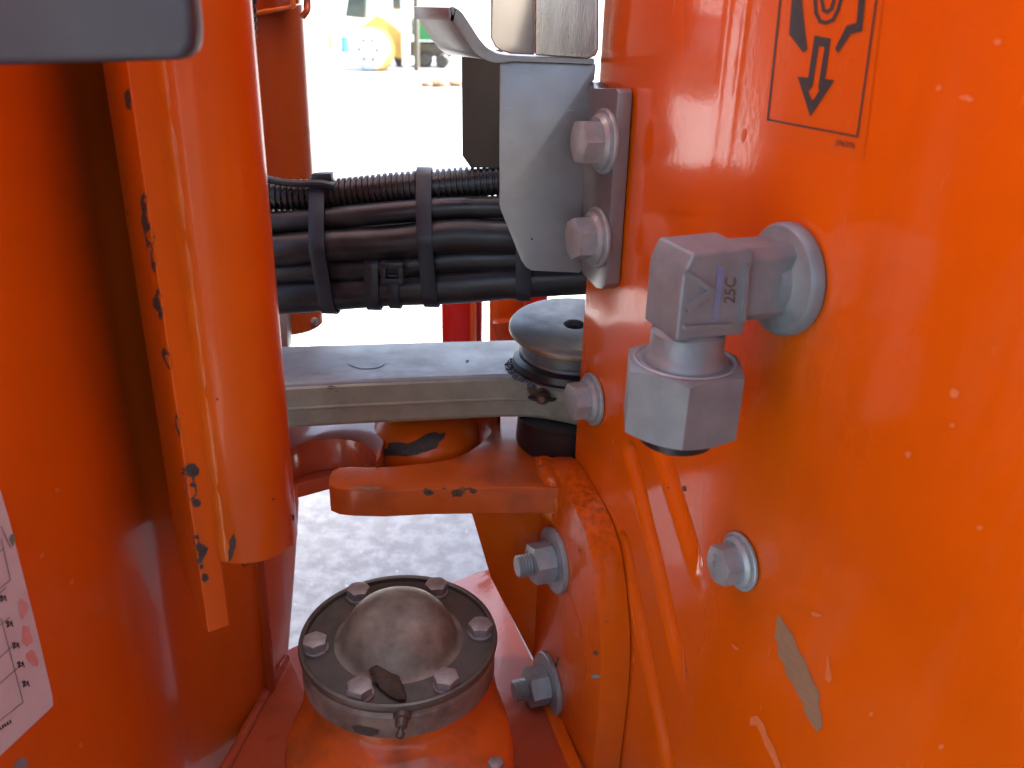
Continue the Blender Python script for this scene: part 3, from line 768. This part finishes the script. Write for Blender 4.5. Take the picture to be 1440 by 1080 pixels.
BO = bvh(boss)
sc = [(527, 632), (534, 629), (545, 631), (548, 623), (560, 622), (575, 624), (590, 617), (599, 611), (612, 608), (618, 611), (626, 609), (624, 617), (617, 622), (614, 630), (600, 635), (585, 639), (570, 641), (550, 640), (538, 641), (528, 639)]
patch('bare_metal_patch', [sc], BO, M_chip, T_r, .0012, 4, 'ragged dark patch where the paint has been knocked off')
rc = Vector((on_h(604, 612, -.36).x, .722, 0))
obj('curved_wall', lathe([(.066, CH - .335), (.063, CH - .335), (.063, CH - .41), (.066, CH - .41), (.066, CH - .335)], 30, Matrix.Translation(rc), None, math.radians(12), math.radians(140)), M_post, T_r)

# ================================================================== LOWER PLATE + PIVOT HOUSING
HP = -.585
T_p = thing('lower_frame_plate', 'faded red horizontal frame plate carrying the round pivot housing', 'machine frame', on_h(500, 1000, -.52))
lp = [(372, 930), (470, 880), (600, 830), (676, 803), (688, 800), (694, 815), (755, 940), (800, 1072), (850, 1200), (280, 1250), (325, 1080), (350, 1000)]
q = [on_h(a, c, HP) for a, c in lp]
plate = obj('plate', prism([(p.x, p.y) for p in q], CH + HP - .02, CH + HP, None, .002), M_plate, T_p)
e0, e1 = on_h(692, 812, HP), on_h(822, 1130, HP)
bead([Vector((-.2335 + .06 * (y_ - .515) + max(0, min(1, (y_ - .5) / .16)) * .0091 + .003, y_, CH + HP + .001)) for y_ in (.45, .50, .54, .58, .62, .655)], .0045, M_plate, T_p, 7, 'weld_bead', 6)
# rim strip along its right edge
dv = (e1 - e0).normalized(); nn = Vector((dv.y, -dv.x, 0));
ln_ = (e1 - e0).length
Mr = frame(e0, dv, Vector((-dv.y, dv.x, 0)), UP)
obj('edge_strip', box((ln_ * .74, .004, -.004), (ln_ * .50, .012, .014), Mr, .002), M_or, T_p)

HC = -.4375
dc = on_h(561, 891, HC); DC = Vector((dc.x, dc.y, 0)); RR = .0745
T_c = thing('pivot_housing', 'round brown pivot cover with domed centre and six hex bolts on orange casting', 'pivot cover', Vector((DC.x, DC.y, CH + HP)))
z = CH + HC
obj('ring_lip', lathe([(RR - .004, z - .004), (RR - .0035, z - .0008), (RR - .002, z), (RR, z - .0004), (RR + .0008, z - .003), (RR, z - .006), (RR - .0025, z - .0085)], 96, Matrix.Translation(DC)), M_cap, T_c)
prof = [(RR - .003, z - .004), (.050, z - .0045), (.047, z - .0035), (.0445, z + .001)]
obj('cover_plate', lathe([(RR - .003, z - .0040), (.062, z - .0048), (.049, z - .0044)], 96, Matrix.Translation(DC)), M_cap, T_c)
dp = [(.0540, z - .0046), (.0505, z - .0040), (.0482, z - .0015), (.0465, z + .0030), (.0445, z + .0085), (.0405, z + .0155), (.0360, z + .0205), (.0300, z + .0245), (.0210, z + .0278), (.0110, z + .0293), (0, z + .0297)]
dp = [(r_ * .91, z_ if z_ < z else z + (z_ - z) * .95) for r_, z_ in dp]
dome = obj('dome', lathe(dp, 96, Matrix.Translation(DC)), M_dome, T_c, True, 60)
ringside = obj('ring_side', lathe([(RR - .0025, z - .0080), (RR - .0022, z - .0105), (RR - .001, z - .012), (RR - .001, z - .030), (RR - .004, z - .032)], 96, Matrix.Translation(DC)), M_capside, T_c)
# orange casting under the ring: collar that flares into a broad lobe towards us
def lobe(k, z_):
    out = []; n = 96
    for i in range(n):
        a = 2 * math.pi * i / n; x, y = math.cos(a), math.sin(a)
        g_ = max(0, math.cos(a - math.radians(-72))) ** .8 * max(0, min(1, .15 + (-math.degrees(a if a < math.pi else a - 2 * math.pi) - 0) / 55)) if math.sin(a) < .2 else 0
        out.append((DC.x + x * (RR - .004 + .004 * min(1, k * 3) + .055 * g_ * k), DC.y + y * (RR - .004 + .004 * min(1, k * 3) + .055 * g_ * k), z_))
    return out
zp = CH + HP
secs = [lobe(0, z - .0295), lobe(.02, z - .036), lobe(.05, z - .042), lobe(.30, z - .047), lobe(.80, z - .053), lobe(.93, z - .057), lobe(.99, z - .064), lobe(1.0, z - .074), lobe(1.0, zp + .012), lobe(1.06, zp + .004), lobe(1.12, zp + .0003)]
b = bmesh.new(); rings = [[b.verts.new(p) for p in s_] for s_ in secs]
for A, B in zip(rings, rings[1:]):
    for i in range(96): b.faces.new((A[i], A[(i + 1) % 96], B[(i + 1) % 96], B[i]))
b.faces.new(rings[0]); bmesh.ops.recalc_face_normals(b, faces=b.faces)
cast = obj('casting', b, M_cast, T_c, True, 70)
HC6 = mesh_of('cover_bolt', (lambda bb: lathe([(0, -.001), (.0098, -.001), (.0100, .0012), (.0094, .002), (0, .002)], 30, None, bb))(hex_bm(.0165, .0070, .002)), M_capbolt, 28)
for i, (a, c) in enumerate(((506, 830), (613, 822), (677, 878), (628, 952), (502, 970), (445, 900))):
    p = on_h(a, c, HC + .0); p.z = z - .0046
    p2_ = on_h(a, c + 3, HC + .0015); d_ = Vector((p2_.x, p2_.y, 0)) - DC; d_ = d_.normalized() * .0625
    put(HC6, 'bolt', Matrix.Translation(Vector((DC.x + d_.x, DC.y + d_.y, z - .0043))) @ Matrix.Rotation(.3 + i * .9, 4, 'Z'), T_c)
BS = bvh(ringside)
h = shoot(BS, 566, 1003); NP2 = NP.copy(); NP2.materials[0] = M_cap; put(NP2, 'grease_nipple', axis_m(h[0], Vector((0, -.75, -.35)).normalized()) @ Matrix.Scale(1.0, 4), T_c)
BC = bvh(cast)
patch('flaked_paint', [[(495, 1021), (505, 1020), (520, 1023), (534, 1026), (532, 1032), (522, 1035), (508, 1031), (500, 1029)]], BS, M_chip, T_c, .0006)
T_d = T_c
# dry leaf scrap lying on the cover
lf = bmesh.new(); base = on_h(546, 961, HC - .003); base.z = z - .002
ax = (on_h(562, 976, HC) - on_h(530, 942, HC)).normalized(); ax.z = 0; ax.normalize()
ay = Vector((-ax.y, ax.x, 0)); R = random.Random(3); nU, nV = 18, 8; grid = []
for i in range(nU):
    u = i / (nU - 1); wv = .0075 * math.sin(math.pi * min(1, u * .9 + .1)) ** .5 * (1 + R.uniform(-.12, .12)); row = []
    for j in range(nV):
        v = j / (nV - 1) * 2 - 1
        p = base + ax * ((u - .5) * .044) + ay * (v * wv) + UP * (.0035 * (1 - v * v) + .001 * math.sin(u * 9 + v * 2) + R.uniform(-.0004, .0004) + .003 * (1 - u))
        row.append(lf.verts.new(p))
    grid.append(row)
for A, B in zip(grid, grid[1:]):
    for j in range(nV - 1): lf.faces.new((A[j], B[j], B[j + 1], A[j + 1]))
lo2 = obj('dry_leaf', lf, M_mud, None, True, 60); lo2['label'] = 'small curled brown dead leaf lying on the pivot cover'; lo2['category'] = 'leaf'
hole = on_h(571, 812, HC - .003); put(mesh_of('hole_shine', lathe([(0, .0006), (.0016, .0005), (.0018, 0)], 12), M_white), 'hole_shine', Matrix.Translation(Vector((hole.x, hole.y, z - .0046))), T_c)  # white disc painted as the shine of a tiny hole
h = shoot(BC, 697, 1079)
if h: put(HC6, 'lock_screw', Matrix.Translation(h[0]) @ Matrix.Scale(.6, 4), T_c)

# ================================================================== LEFT COLUMN
T_c2 = thing('left_column', 'broad glossy orange machine column on the far left carrying a white load chart sticker', 'machine column', (-.27, .45, .5))
plan = smooth_path([(-.345, .10, 0), (-.300, .26, 0), (-.270, .36, 0), (-.249, .43, 0), (-.2385, .475, 0), (-.2335, .515, 0), (-.228, .57, 0), (-.220, .63, 0), (-.2165, .66, 0)], 8)
plan += [Vector((-.2185 - .012 * (1 - math.cos(a)) , .66 + .014 * math.sin(a) + .002, 0)) for a in np.linspace(.3, 1.57, 5)] + [Vector((-.30, .676, 0))]
zs = np.concatenate([np.arange(.45, CH - .345, .008), np.arange(CH - .345, CH + .9, .03)])
nu, nv = len(plan), len(zs); V = np.zeros((nu, nv, 3)); 
for i, p in enumerate(plan):
    for j, z_ in enumerate(zs):
        h_ = z_ - CH; k = max(0, min(1, (p.y - .50) / .16)); lean = k * (.027 + .125 * min(0, h_ + .41))
        wv = .0009 * math.sin(z_ * 17 + p.y * 9)
        wv -= .013 * math.exp(-((p.y - .520) / (.062 if p.y < .52 else .05)) ** 2)
        V[i, j] = (p.x + lean + wv, p.y, z_)
keep = np.ones((nu - 1, nv - 1), bool)
for i in range(nu - 1):
    for j in range(nv - 1):
        if plan[i].y > .60 and zs[j] > CH - .395: keep[i, j] = False
me = grid_mesh('column_face', (V - np.array(T_c2.location)).reshape(-1, 3), nu, nv, M_column, keep)
cf = bpy.data.objects.new('column_face', me); COL.objects.link(cf); cf.parent = T_c2
BL = bvh(cf)
# ribs on the side
def rib(px0, py0, px1, py1, wd, parent):
    a = shoot(BL, px0, py0); c = shoot(BL, px1, py1)
    if a is None or c is None: return
    d = (c[0] - a[0]); L = d.length; d.normalize(); n_ = a[1]; s_ = d.cross(n_).normalized()
    M = frame(a[0], s_, n_, s_.cross(n_)) 
    zz_ = s_.cross(n_); sg = 1 if zz_.dot(d) > 0 else -1
    obj('rib', box((0, .0005, sg * L / 2), (wd, .006, L), M, .0012), M_post, parent)
rib(360, 770, 377, 985, .009, T_c2)
# load chart sticker
stk = patch('load_chart_sticker', [[(-30, 640), (0, 690), (12, 730), (50, 880), (73, 978), (74, 992), (66, 1000), (0, 1062), (-30, 1090)]], BL, M_white, T_c2, .0004, 12, 'white load chart sticker with a ruled table')
G = []
for x0, y0, x1, y1 in ((-30, 860, 6, 826), (-30, 902, 11, 868), (-30, 950, 16, 908), (-30, 985, 22, 940), (-30, 1035, 31, 987), (0, 740, 13, 770), (-30, 800, 4, 770), (-30, 850, 13, 815)):
    G += stroke([(x0, y0), (x1, y1)], 1.4)
G += stroke([(0, 758), (13, 815)], 1.4) + stroke([(0, 870), (31, 987)], 1.4)
patch('printed_table', G, BL, M_line, stk, .0008)
for i, (a, c) in enumerate(((3, 842), (12, 878), (21, 908), (28, 935), (35, 962))):
    text_patch('printed_unit', 'kg', (a, c), (-9.5, 5), (3.4, 12), BL, M_ink, stk, .0008, .03)
text_patch('printed_word', 'mm', (4, 1021), (-14, 9), (3, 9), BL, M_ink, stk, .0008, .03)
patch('printed_flower', [blob(30, 855, 6, 14, -.2, 14, .35, 41), blob(36, 895, 8, 13, -.2, 14, .3, 42), blob(44, 925, 7, 12, -.2, 14, .35, 43)], BL, M_pink, stk, .0008)
patch('printed_leaf', [blob(16, 758, 4, 9, -.2, 12, .3, 44)], BL, M_green, stk, .0008)
patch('second_sticker', [[(16, 1100), (20, 1072), (30, 1064), (37, 1066), (42, 1100)]], BL, M_line, T_c2, .0004, 8)
for i, (a, c) in enumerate(((58, 781), (80, 689), (113, 1048), (100, 818))):
    patch('pale_scuff', [blob(a, c, 3, 4, .2, 10, .3, 50 + i)], BL, M_scuff, T_c2, .0004)

# ================================================================== FRONT POST: flat bar welded to a tube
T_t = thing('welded_post', 'orange tube post with a chipped flat bar welded along it, beside the left column', 'machine post', (-.17, .45, CH - .37))
TC = Vector((-.165, .463, 0)); TR = .029; ZB = CH - .316
tube = obj('tube', lathe([(TR - .006, ZB), (TR - .001, ZB), (TR, ZB + .001), (TR, CH - .2), (TR, CH), (TR, CH + .9)], 96, Matrix.Translation(TC)), M_or, T_t, True, 50)
obj('tube_bottom', lathe([(0, ZB + .0005), (TR - .0055, ZB + .0005)], 40, Matrix.Translation(TC)), M_post, T_t)
L2 = Vector((-.1875, .430, 0)); du = Vector((.82, .57, 0)).normalized(); dw = Vector((-.57, .82, 0)).normalized()
MB_ = frame(L2, dw, UP, dw.cross(UP)); sb = 1 if dw.cross(UP).dot(du) > 0 else -1
bp_ = [(0, CH - .366), (.006, CH - .3675), (.0615, CH - .352), (.0615, CH + .9), (0, CH + .9)]
a_, c_ = sorted((0, .0138 * sb)); b = prism(bp_, a_, c_, MB_, .0011, 3)
bar = obj('flat_bar', b, M_or, T_t, True, 40)
L3 = L2 + du * .0138
wx = L3 + Vector((.0046, .0022, 0))
path = [Vector((wx.x, wx.y, ZB + .002 + i * .004)) for i in range(120)]
R = random.Random(9)
obj('weld_bead', sweep(path, lambda L: .0058 * (1 + .05 * math.sin(L * 210) + .04 * math.sin(L * 83 + 1)), 14), M_weld, T_t, True, 60)
w0, w1 = Vector((-.178, .486, 0)), Vector((-.240, .560, 0)); wd_ = (w1 - w0).normalized()
obj('gap_blocker_plate', prism([(0, CH - .355), ((w1 - w0).length, CH - .355), ((w1 - w0).length, CH + .9), (0, CH + .9)], -.003, .003, frame(w0, wd_, UP, wd_.cross(UP)), .0008), M_post, T_t)  # hidden plate added to keep light out of the gap beside the bar
BT = bvh(tube); BR = bvh(bar)
chips = [blob(180, 140, 3, 15, -.12, 16, .4, 60), blob(203, 288, 4, 14, -.1, 16, .45, 61), blob(208, 325, 6.5, 22, -.15, 20, .4, 62), blob(216, 366, 3, 14, -.15, 14, .4, 63), blob(221, 422, 5, 12, -.1, 16, .5, 64), blob(226, 440, 2.5, 9, -.1, 12, .4, 65),
         blob(235, 505, 4.5, 13, -.2, 14, .45, 66), blob(250, 597, 2.5, 14, -.05, 14, .4, 67), blob(268, 661, 12, 7, .2, 16, .4, 68), blob(268, 683, 8, 17, -.1, 18, .35, 69), blob(276, 707, 6, 5, 0, 12, .2, 70),
         blob(276, 760, 3, 9, -.2, 12, .45, 71), blob(284, 773, 7, 9, .4, 14, .45, 72), blob(281, 788, 3, 5, 0, 10, .4, 73), blob(288, 812, 5, 4, .6, 12, .4, 74), blob(283, 797, 2, 3, 0, 8, .3, 75), blob(291, 886, 8, 3, .7, 12, .4, 76)]
M_edge = metal('paint_chip_edge', (.30, .10, .035), (.16, .07, .035), .6, 0, 300)
for k, c in enumerate(chips):
    mx = sum(p[0] for p in c) / len(c); my = sum(p[1] for p in c) / len(c)
    patch('chip_edge', [[(mx + (x - mx) * 1.0 + (1.1 if x > mx else -1.1), my + (y - my) * 1.04 + (1.0 if y > my else -1.0)) for x, y in c]], BR, M_edge, T_t, .00012 + .000005 * k, 0)
for k, c in enumerate(chips): patch('paint_chip', [c], BR, M_chip, T_t, .00025 + .00001 * k, 0)
patch('paint_chip', [blob(326, 770, 5, 17, .18, 18, .4, 77)], BT, M_chip, T_t, .0003, 4)
for q_ in (blob(384, 702, 1.8, 2, 0, 8, .3, 79), blob(412, 728, 1.5, 5, 0, 8, .3, 80), blob(306, 561, 1.8, 1.8, 0, 8, .3, 81)): patch('paint_chip', [q_], BT, M_chip, T_t, .0003)

# ================================================================== DARK COVER top left
T_cv = thing('dark_cover_flap', 'dark grey plastic cover hanging into the top left corner over the orange column', 'cover', on_y(130, 90, .30))
cy = .30
cvp = [(-260, -200), (262, -200), (268, 0), (272, 40), (271, 62), (266, 74), (256, 82), (242, 85), (150, 88), (0, 92), (-260, 100)]
obj('cover_sheet', prism(ypoly(cvp, cy), -cy - .011, -cy, MY, .003, 4), M_cover, T_cv, True, 50)

# ================================================================== BACK POST
T_b = thing('back_post', 'dark orange round post standing behind the hose bundle at the edge of the bright gap', 'machine post', (-.269, .95, CH - .345))
BP = Vector((-.271, .95, 0))
bpst = obj('tube', lathe([(.03, CH - .345), (.043, CH - .345), (.045, CH - .343), (.045, CH), (.045, CH + .7)], 72, Matrix.Translation(BP)), M_post, T_b)
# folded plate on top
fb = [(335, 22), (411, 8), (418, 6), (420, -60), (335, -60)]
obj('folded_plate', prism(ypoly(fb, .897), -.92, -.897, MY, .002), M_post, T_b)
bead([on_y(335, 23, .893), on_y(380, 15, .893), on_y(410, 9, .893), on_y(412, 2, .893), on_y(410, -30, .893)], .0022, M_weld, T_b, 11)
bead([on_y(425, 24, .905), on_y(431, 16, .905), on_y(432, 4, .91), on_y(431, -30, .91)], .0035, M_post, T_b, 12)
arc = [(0, -.9), (1.2, -.9)] + [(.60 + .60 * math.cos(a), -.16 + .14 * math.sin(a)) for a in np.linspace(0, math.pi, 16)]
dA = Vector((-.70, .71, 0)).normalized(); MA = frame(Vector((-.315, .965, CH)), dA, UP, dA.cross(UP))
obj('reflection_plate', prism(arc, -.006, .006, MA, .002), M_post, T_b, True, 50)  # unseen arched plate added for a dark reflection in the side panel
pdp = on_y(352, 88, .93)
obj('side_pad', lathe([(0, 0), (.022, 0), (.029, .003), (.031, .008), (.031, .013), (0, .013)], 40, axis_m(Vector((pdp.x - .012, pdp.y - .07, pdp.z)), Vector((1, -.25, 0)))), metal('dusty_rubber_pad', (.30, .2, .15), (.16, .09, .06), .6, 0, 60), T_b)
obj('bracket_plate', prism(ypoly([(380, 436), (402, 436), (405, 492), (384, 492)], .88), -.90, -.88, MY, .001), M_galv, T_b)
hs = shoot(bvh(bpst), 441, 452)
if hs: put(HC6, 'screw', axis_m(hs[0], hs[1]) @ Matrix.Scale(.5, 4), T_b)
path = [on_y(350 + i * .012, -40 + i * .62, .86) for i in range(0, 150)]
cw = obj('corrugated_hose', sweep(path, lambda L: .0065 * (1 if (L / .0075) % 1 < .6 else .75), 12), M_conduit); cw['label'] = 'thin black corrugated hose hanging vertically beside the tube post at the top'; cw['category'] = 'hose'

# ================================================================== FAR SIDE OF THE MACHINE
T_x = thing('red_channel', 'bright red steel upright seen through the gap under the hoses', 'machine frame', on_y(645, 474, 1.35))
obj('channel_web', prism(ypoly([(620, 380), (662, 380), (662, 520), (622, 520)], 1.35), -1.40, -1.35, MY, .002), M_red, T_x)
obj('channel_flange', prism(ypoly([(661, 380), (669, 380), (669, 520), (661, 520)], 1.33), -1.39, -1.33, MY, .001), M_weld, T_x)
obj('channel_lip', prism(ypoly([(669, 380), (678, 380), (677, 520), (669, 520)], 1.36), -1.40, -1.36, MY, .001), M_red, T_x)
T_y = thing('orange_box_section', 'orange box section end seen between the red upright and the pivot disc', 'machine frame', on_y(715, 474, 1.2))
obj('box_wall', prism(ypoly([(688, 380), (738, 380), (738, 520), (688, 520)], 1.25), -1.35, -1.25, MY, .002), M_or, T_y)
obj('box_side', prism(ypoly([(738, 380), (770, 380), (770, 520), (738, 520)], 1.16), -1.30, -1.16, MY, .002), M_red, T_y)
obj('foot_plate', prism(ypoly([(693, 455), (724, 452), (745, 500), (703, 500)], 1.2), -1.22, -1.2, MY, .001), M_post, T_y)

# ================================================================== ADDED BLOCKS out of view (shade and reflections for the work area)
T_m = thing('housing_shade_block', 'unseen dark grey block added behind the orange side panel for shade', 'machine body', (.95, 1.7, .3))
obj('housing', box((1.10, 1.72, 1.35), (1.5, 1.85, 2.0), None, .03), M_cover, T_m)  # unseen body added behind the panel to throw shade over the gap
obj('right_light_blocker', box((1.30, -.85, .95), (1.5, 3.0, 1.3), None, .05), M_cover, T_m)  # added out of view to shade the ground and block sky
obj('shade_block_roof', box((1.10, 1.72, 2.375), (1.56, 1.9, .05), None, .01), M_cover, T_m)
for k in range(5):
    obj('shade_block_slat', box((.345, 1.5, 1.5 + k * .06), (.014, .5, .03), None, .003), M_cover, T_m)
T_m3 = thing('left_reflection_blocker', 'unseen dull orange block added behind the left column to darken reflections', 'machine body', (-.95, .78, .3))
obj('blocker_shell', box((-.98, .68, 1.15), (1.28, .30, 1.9), None, .03), M_post, T_m3)  # unseen, added so the side panel reflects something dark
T_m4 = thing('rear_light_blocker', 'unseen grey block added behind the viewpoint to dim sky light', 'machine body', (0, -2.2, .2))
obj('blocker_shell', box((0, -2.9, .95), (3.0, 1.0, 1.5), None, .05), simple_grey(), T_m4)  # unseen, added so glossy fronts mirror dull grey instead of bright sky
T_m2 = thing('overhead_shade_block', 'unseen dark grey block added overhead to darken faces in the gap', 'light blocker', (-.2, -.6, 2.2))
obj('overhead_block', box((.1, -.75, 2.32), (.9, 1.5, .34), None, .04), M_cover, T_m2)  # unseen, added overhead to darken faces turned to the viewer
obj('overhead_block_pad', box((.1, -.02, 2.14), (.7, .03, .05), None, .005), M_cover, T_m2)

# ================================================================== YARD
def simple(name, rgb, rough=.5):
    return metal(name, rgb, tuple(x * .8 for x in rgb), rough, 0, 3, None, .0)
Y_yel = simple('yellow_machine_paint', (.75, .48, .12)); Y_grn = simple('green_container_paint', (.012, .19, .075)); Y_wht = simple('white_body_paint', (.8, .8, .78))
Y_drk = simple('dark_underframe', (.06, .055, .04)); Y_tyre = simple('tyre_rubber', (.04, .04, .04)); Y_blu = simple('blue_barrel_paint', (.15, .42, .6)); Y_brn = simple('rusty_scrap', (.25, .13, .06)); Y_gla = simple('dark_glass', (.05, .07, .06), .15)
def g_at(px, py): return on_h(px, py, -CH)
# yellow roller / loader with big drum wheel
P = g_at(520, 100); P.z = 0
sc_ = P.y / .95 / F            # metres per photo pixel there
T = thing('yellow_loader', 'far yellow loader with a big pale wheel standing in the sunlit yard', 'loader', P)
wr = 25 * sc_
Mw = axis_m(P + Vector((0, 0, wr)), Vector((-.35, -.9, .0)))
wh = obj('wheel', lathe([(0, .10), (wr * .25, .10), (wr * .3, .03), (wr * .78, .02), (wr * .82, .10), (wr * .95, .08), (wr, 0), (wr, -.35), (wr * .6, -.38), (0, -.38)], 40, Mw), Y_wht, T)
obj('rim', lathe([(wr * .99, .02), (wr * 1.05, -.04), (wr * 1.05, -.33), (wr * .99, -.36)], 40, Mw), Y_yel, T)
for k in range(6):
    q_ = Mw @ Matrix.Rotation(k * math.pi / 3, 4, 'Z') @ Matrix.Translation((wr * .5, 0, .03)); obj('wheel_nut', lathe([(0, .03), (wr * .06, .03), (wr * .06, 0)], 8, q_), Y_drk, T)
q_ = Matrix.Translation(P + Vector((0, .9, 0))) @ Matrix.Rotation(math.pi / 2, 4, 'X')
uu = sc_
obj('body', prism([(-10 * uu, 24 * uu), (40 * uu, 14 * uu), (44 * uu, 40 * uu), (26 * uu, 56 * uu), (8 * uu, 66 * uu), (-14 * uu, 50 * uu)], -.3, .5, q_, .04), Y_yel, T)
obj('cab', prism([(-34 * uu, 62 * uu), (-8 * uu, 60 * uu), (-6 * uu, 96 * uu), (-26 * uu, 98 * uu)], -.2, .4, q_, .03), Y_gla, T)
obj('boom', box((44 * uu, .3, 50 * uu), (9 * uu, .3, 88 * uu), Matrix.Translation(P), .03), Y_wht, T)
obj('mast', box((56 * uu, .5, 45 * uu), (6 * uu, .3, 90 * uu), Matrix.Translation(P), .03), Y_drk, T)
# green truck body
P = g_at(606, 96); P.z = 0
T = thing('green_truck', 'far green container truck with a white stripe on its body', 'truck', P)
u = P.y / .95 / F
obj('container', box((0, .8, 50 * u), (34 * u, 1.5, 36 * u), Matrix.Translation(P), .04), Y_grn, T)
obj('stripe', box((0, .8 - .76, 60 * u), (34.4 * u, .03, 10 * u), Matrix.Translation(P), .0), Y_wht, T)
obj('chassis', box((-.1, .8, 21 * u), (60 * u, 1.3, 16 * u), Matrix.Translation(P), .03), Y_drk, T)
obj('cab', box((-48 * u * .75, .7, 62 * u), (24 * u, 1.3, 50 * u), Matrix.Translation(P), .08), Y_wht, T)
obj('cab_window', box((-40 * u, .02, 78 * u), (12 * u, .03, 22 * u), Matrix.Translation(P), .01), Y_gla, T)
for k in (-38, -8, 14): obj('wheel', lathe([(0, .06), (7 * u, .05), (9 * u, -.01), (9 * u, -.3), (0, -.3)], 24, axis_m(P + Vector((k * u, .05, 9 * u)), Vector((0, -1, 0)))), Y_tyre, T)
# rubble, barrel, post
P = g_at(632, 122); P.z = 0; R = random.Random(12); u = P.y / .95 / F; b = bmesh.new()
for i in range(16):
    s_ = R.uniform(3, 9) * u; k0 = len(b.verts)
    bmesh.ops.create_icosphere(b, subdivisions=2, radius=s_, matrix=Matrix.Translation(P + Vector((R.uniform(-30, 36) * u, R.uniform(-.2, .8), s_ * .4))) @ Matrix.Diagonal((1.3, 1, .6, 1)))
    b.verts.ensure_lookup_table()
    for v in b.verts[k0:]: v.co += Vector((R.uniform(-.14, .14), R.uniform(-.14, .14), R.uniform(-.1, .1))) * s_
o = obj('rubble', b, Y_brn, None, False); o['kind'] = 'stuff'; o['label'] = 'brown rubble lying on the sunlit yard by the green truck'
P = g_at(487, 74); P.z = 0; u = P.y / .95 / F
o = obj('barrel', lathe([(0, 19 * u), (6 * u, 19 * u), (6.5 * u, 17 * u), (6.2 * u, 9 * u), (6.5 * u, 2 * u), (6 * u, 0), (0, 0)], 24), Y_blu); o.location = P; o['label'] = 'blue drum standing left of the yellow loader'; o['category'] = 'drum'
P = g_at(465, 68); P.z = 0; u = P.y / .95 / F
o = obj('bollard', lathe([(0, 16 * u), (2 * u, 16 * u), (3 * u, 13 * u), (3 * u, 0), (0, 0)], 16), Y_yel); o.location = P; o['label'] = 'small yellow post standing in the yard left of the blue drum'; o['category'] = 'post'
print('objects', len(bpy.data.objects), 'tris', sum(len(o.data.polygons) for o in bpy.data.objects if o.type == 'MESH'))
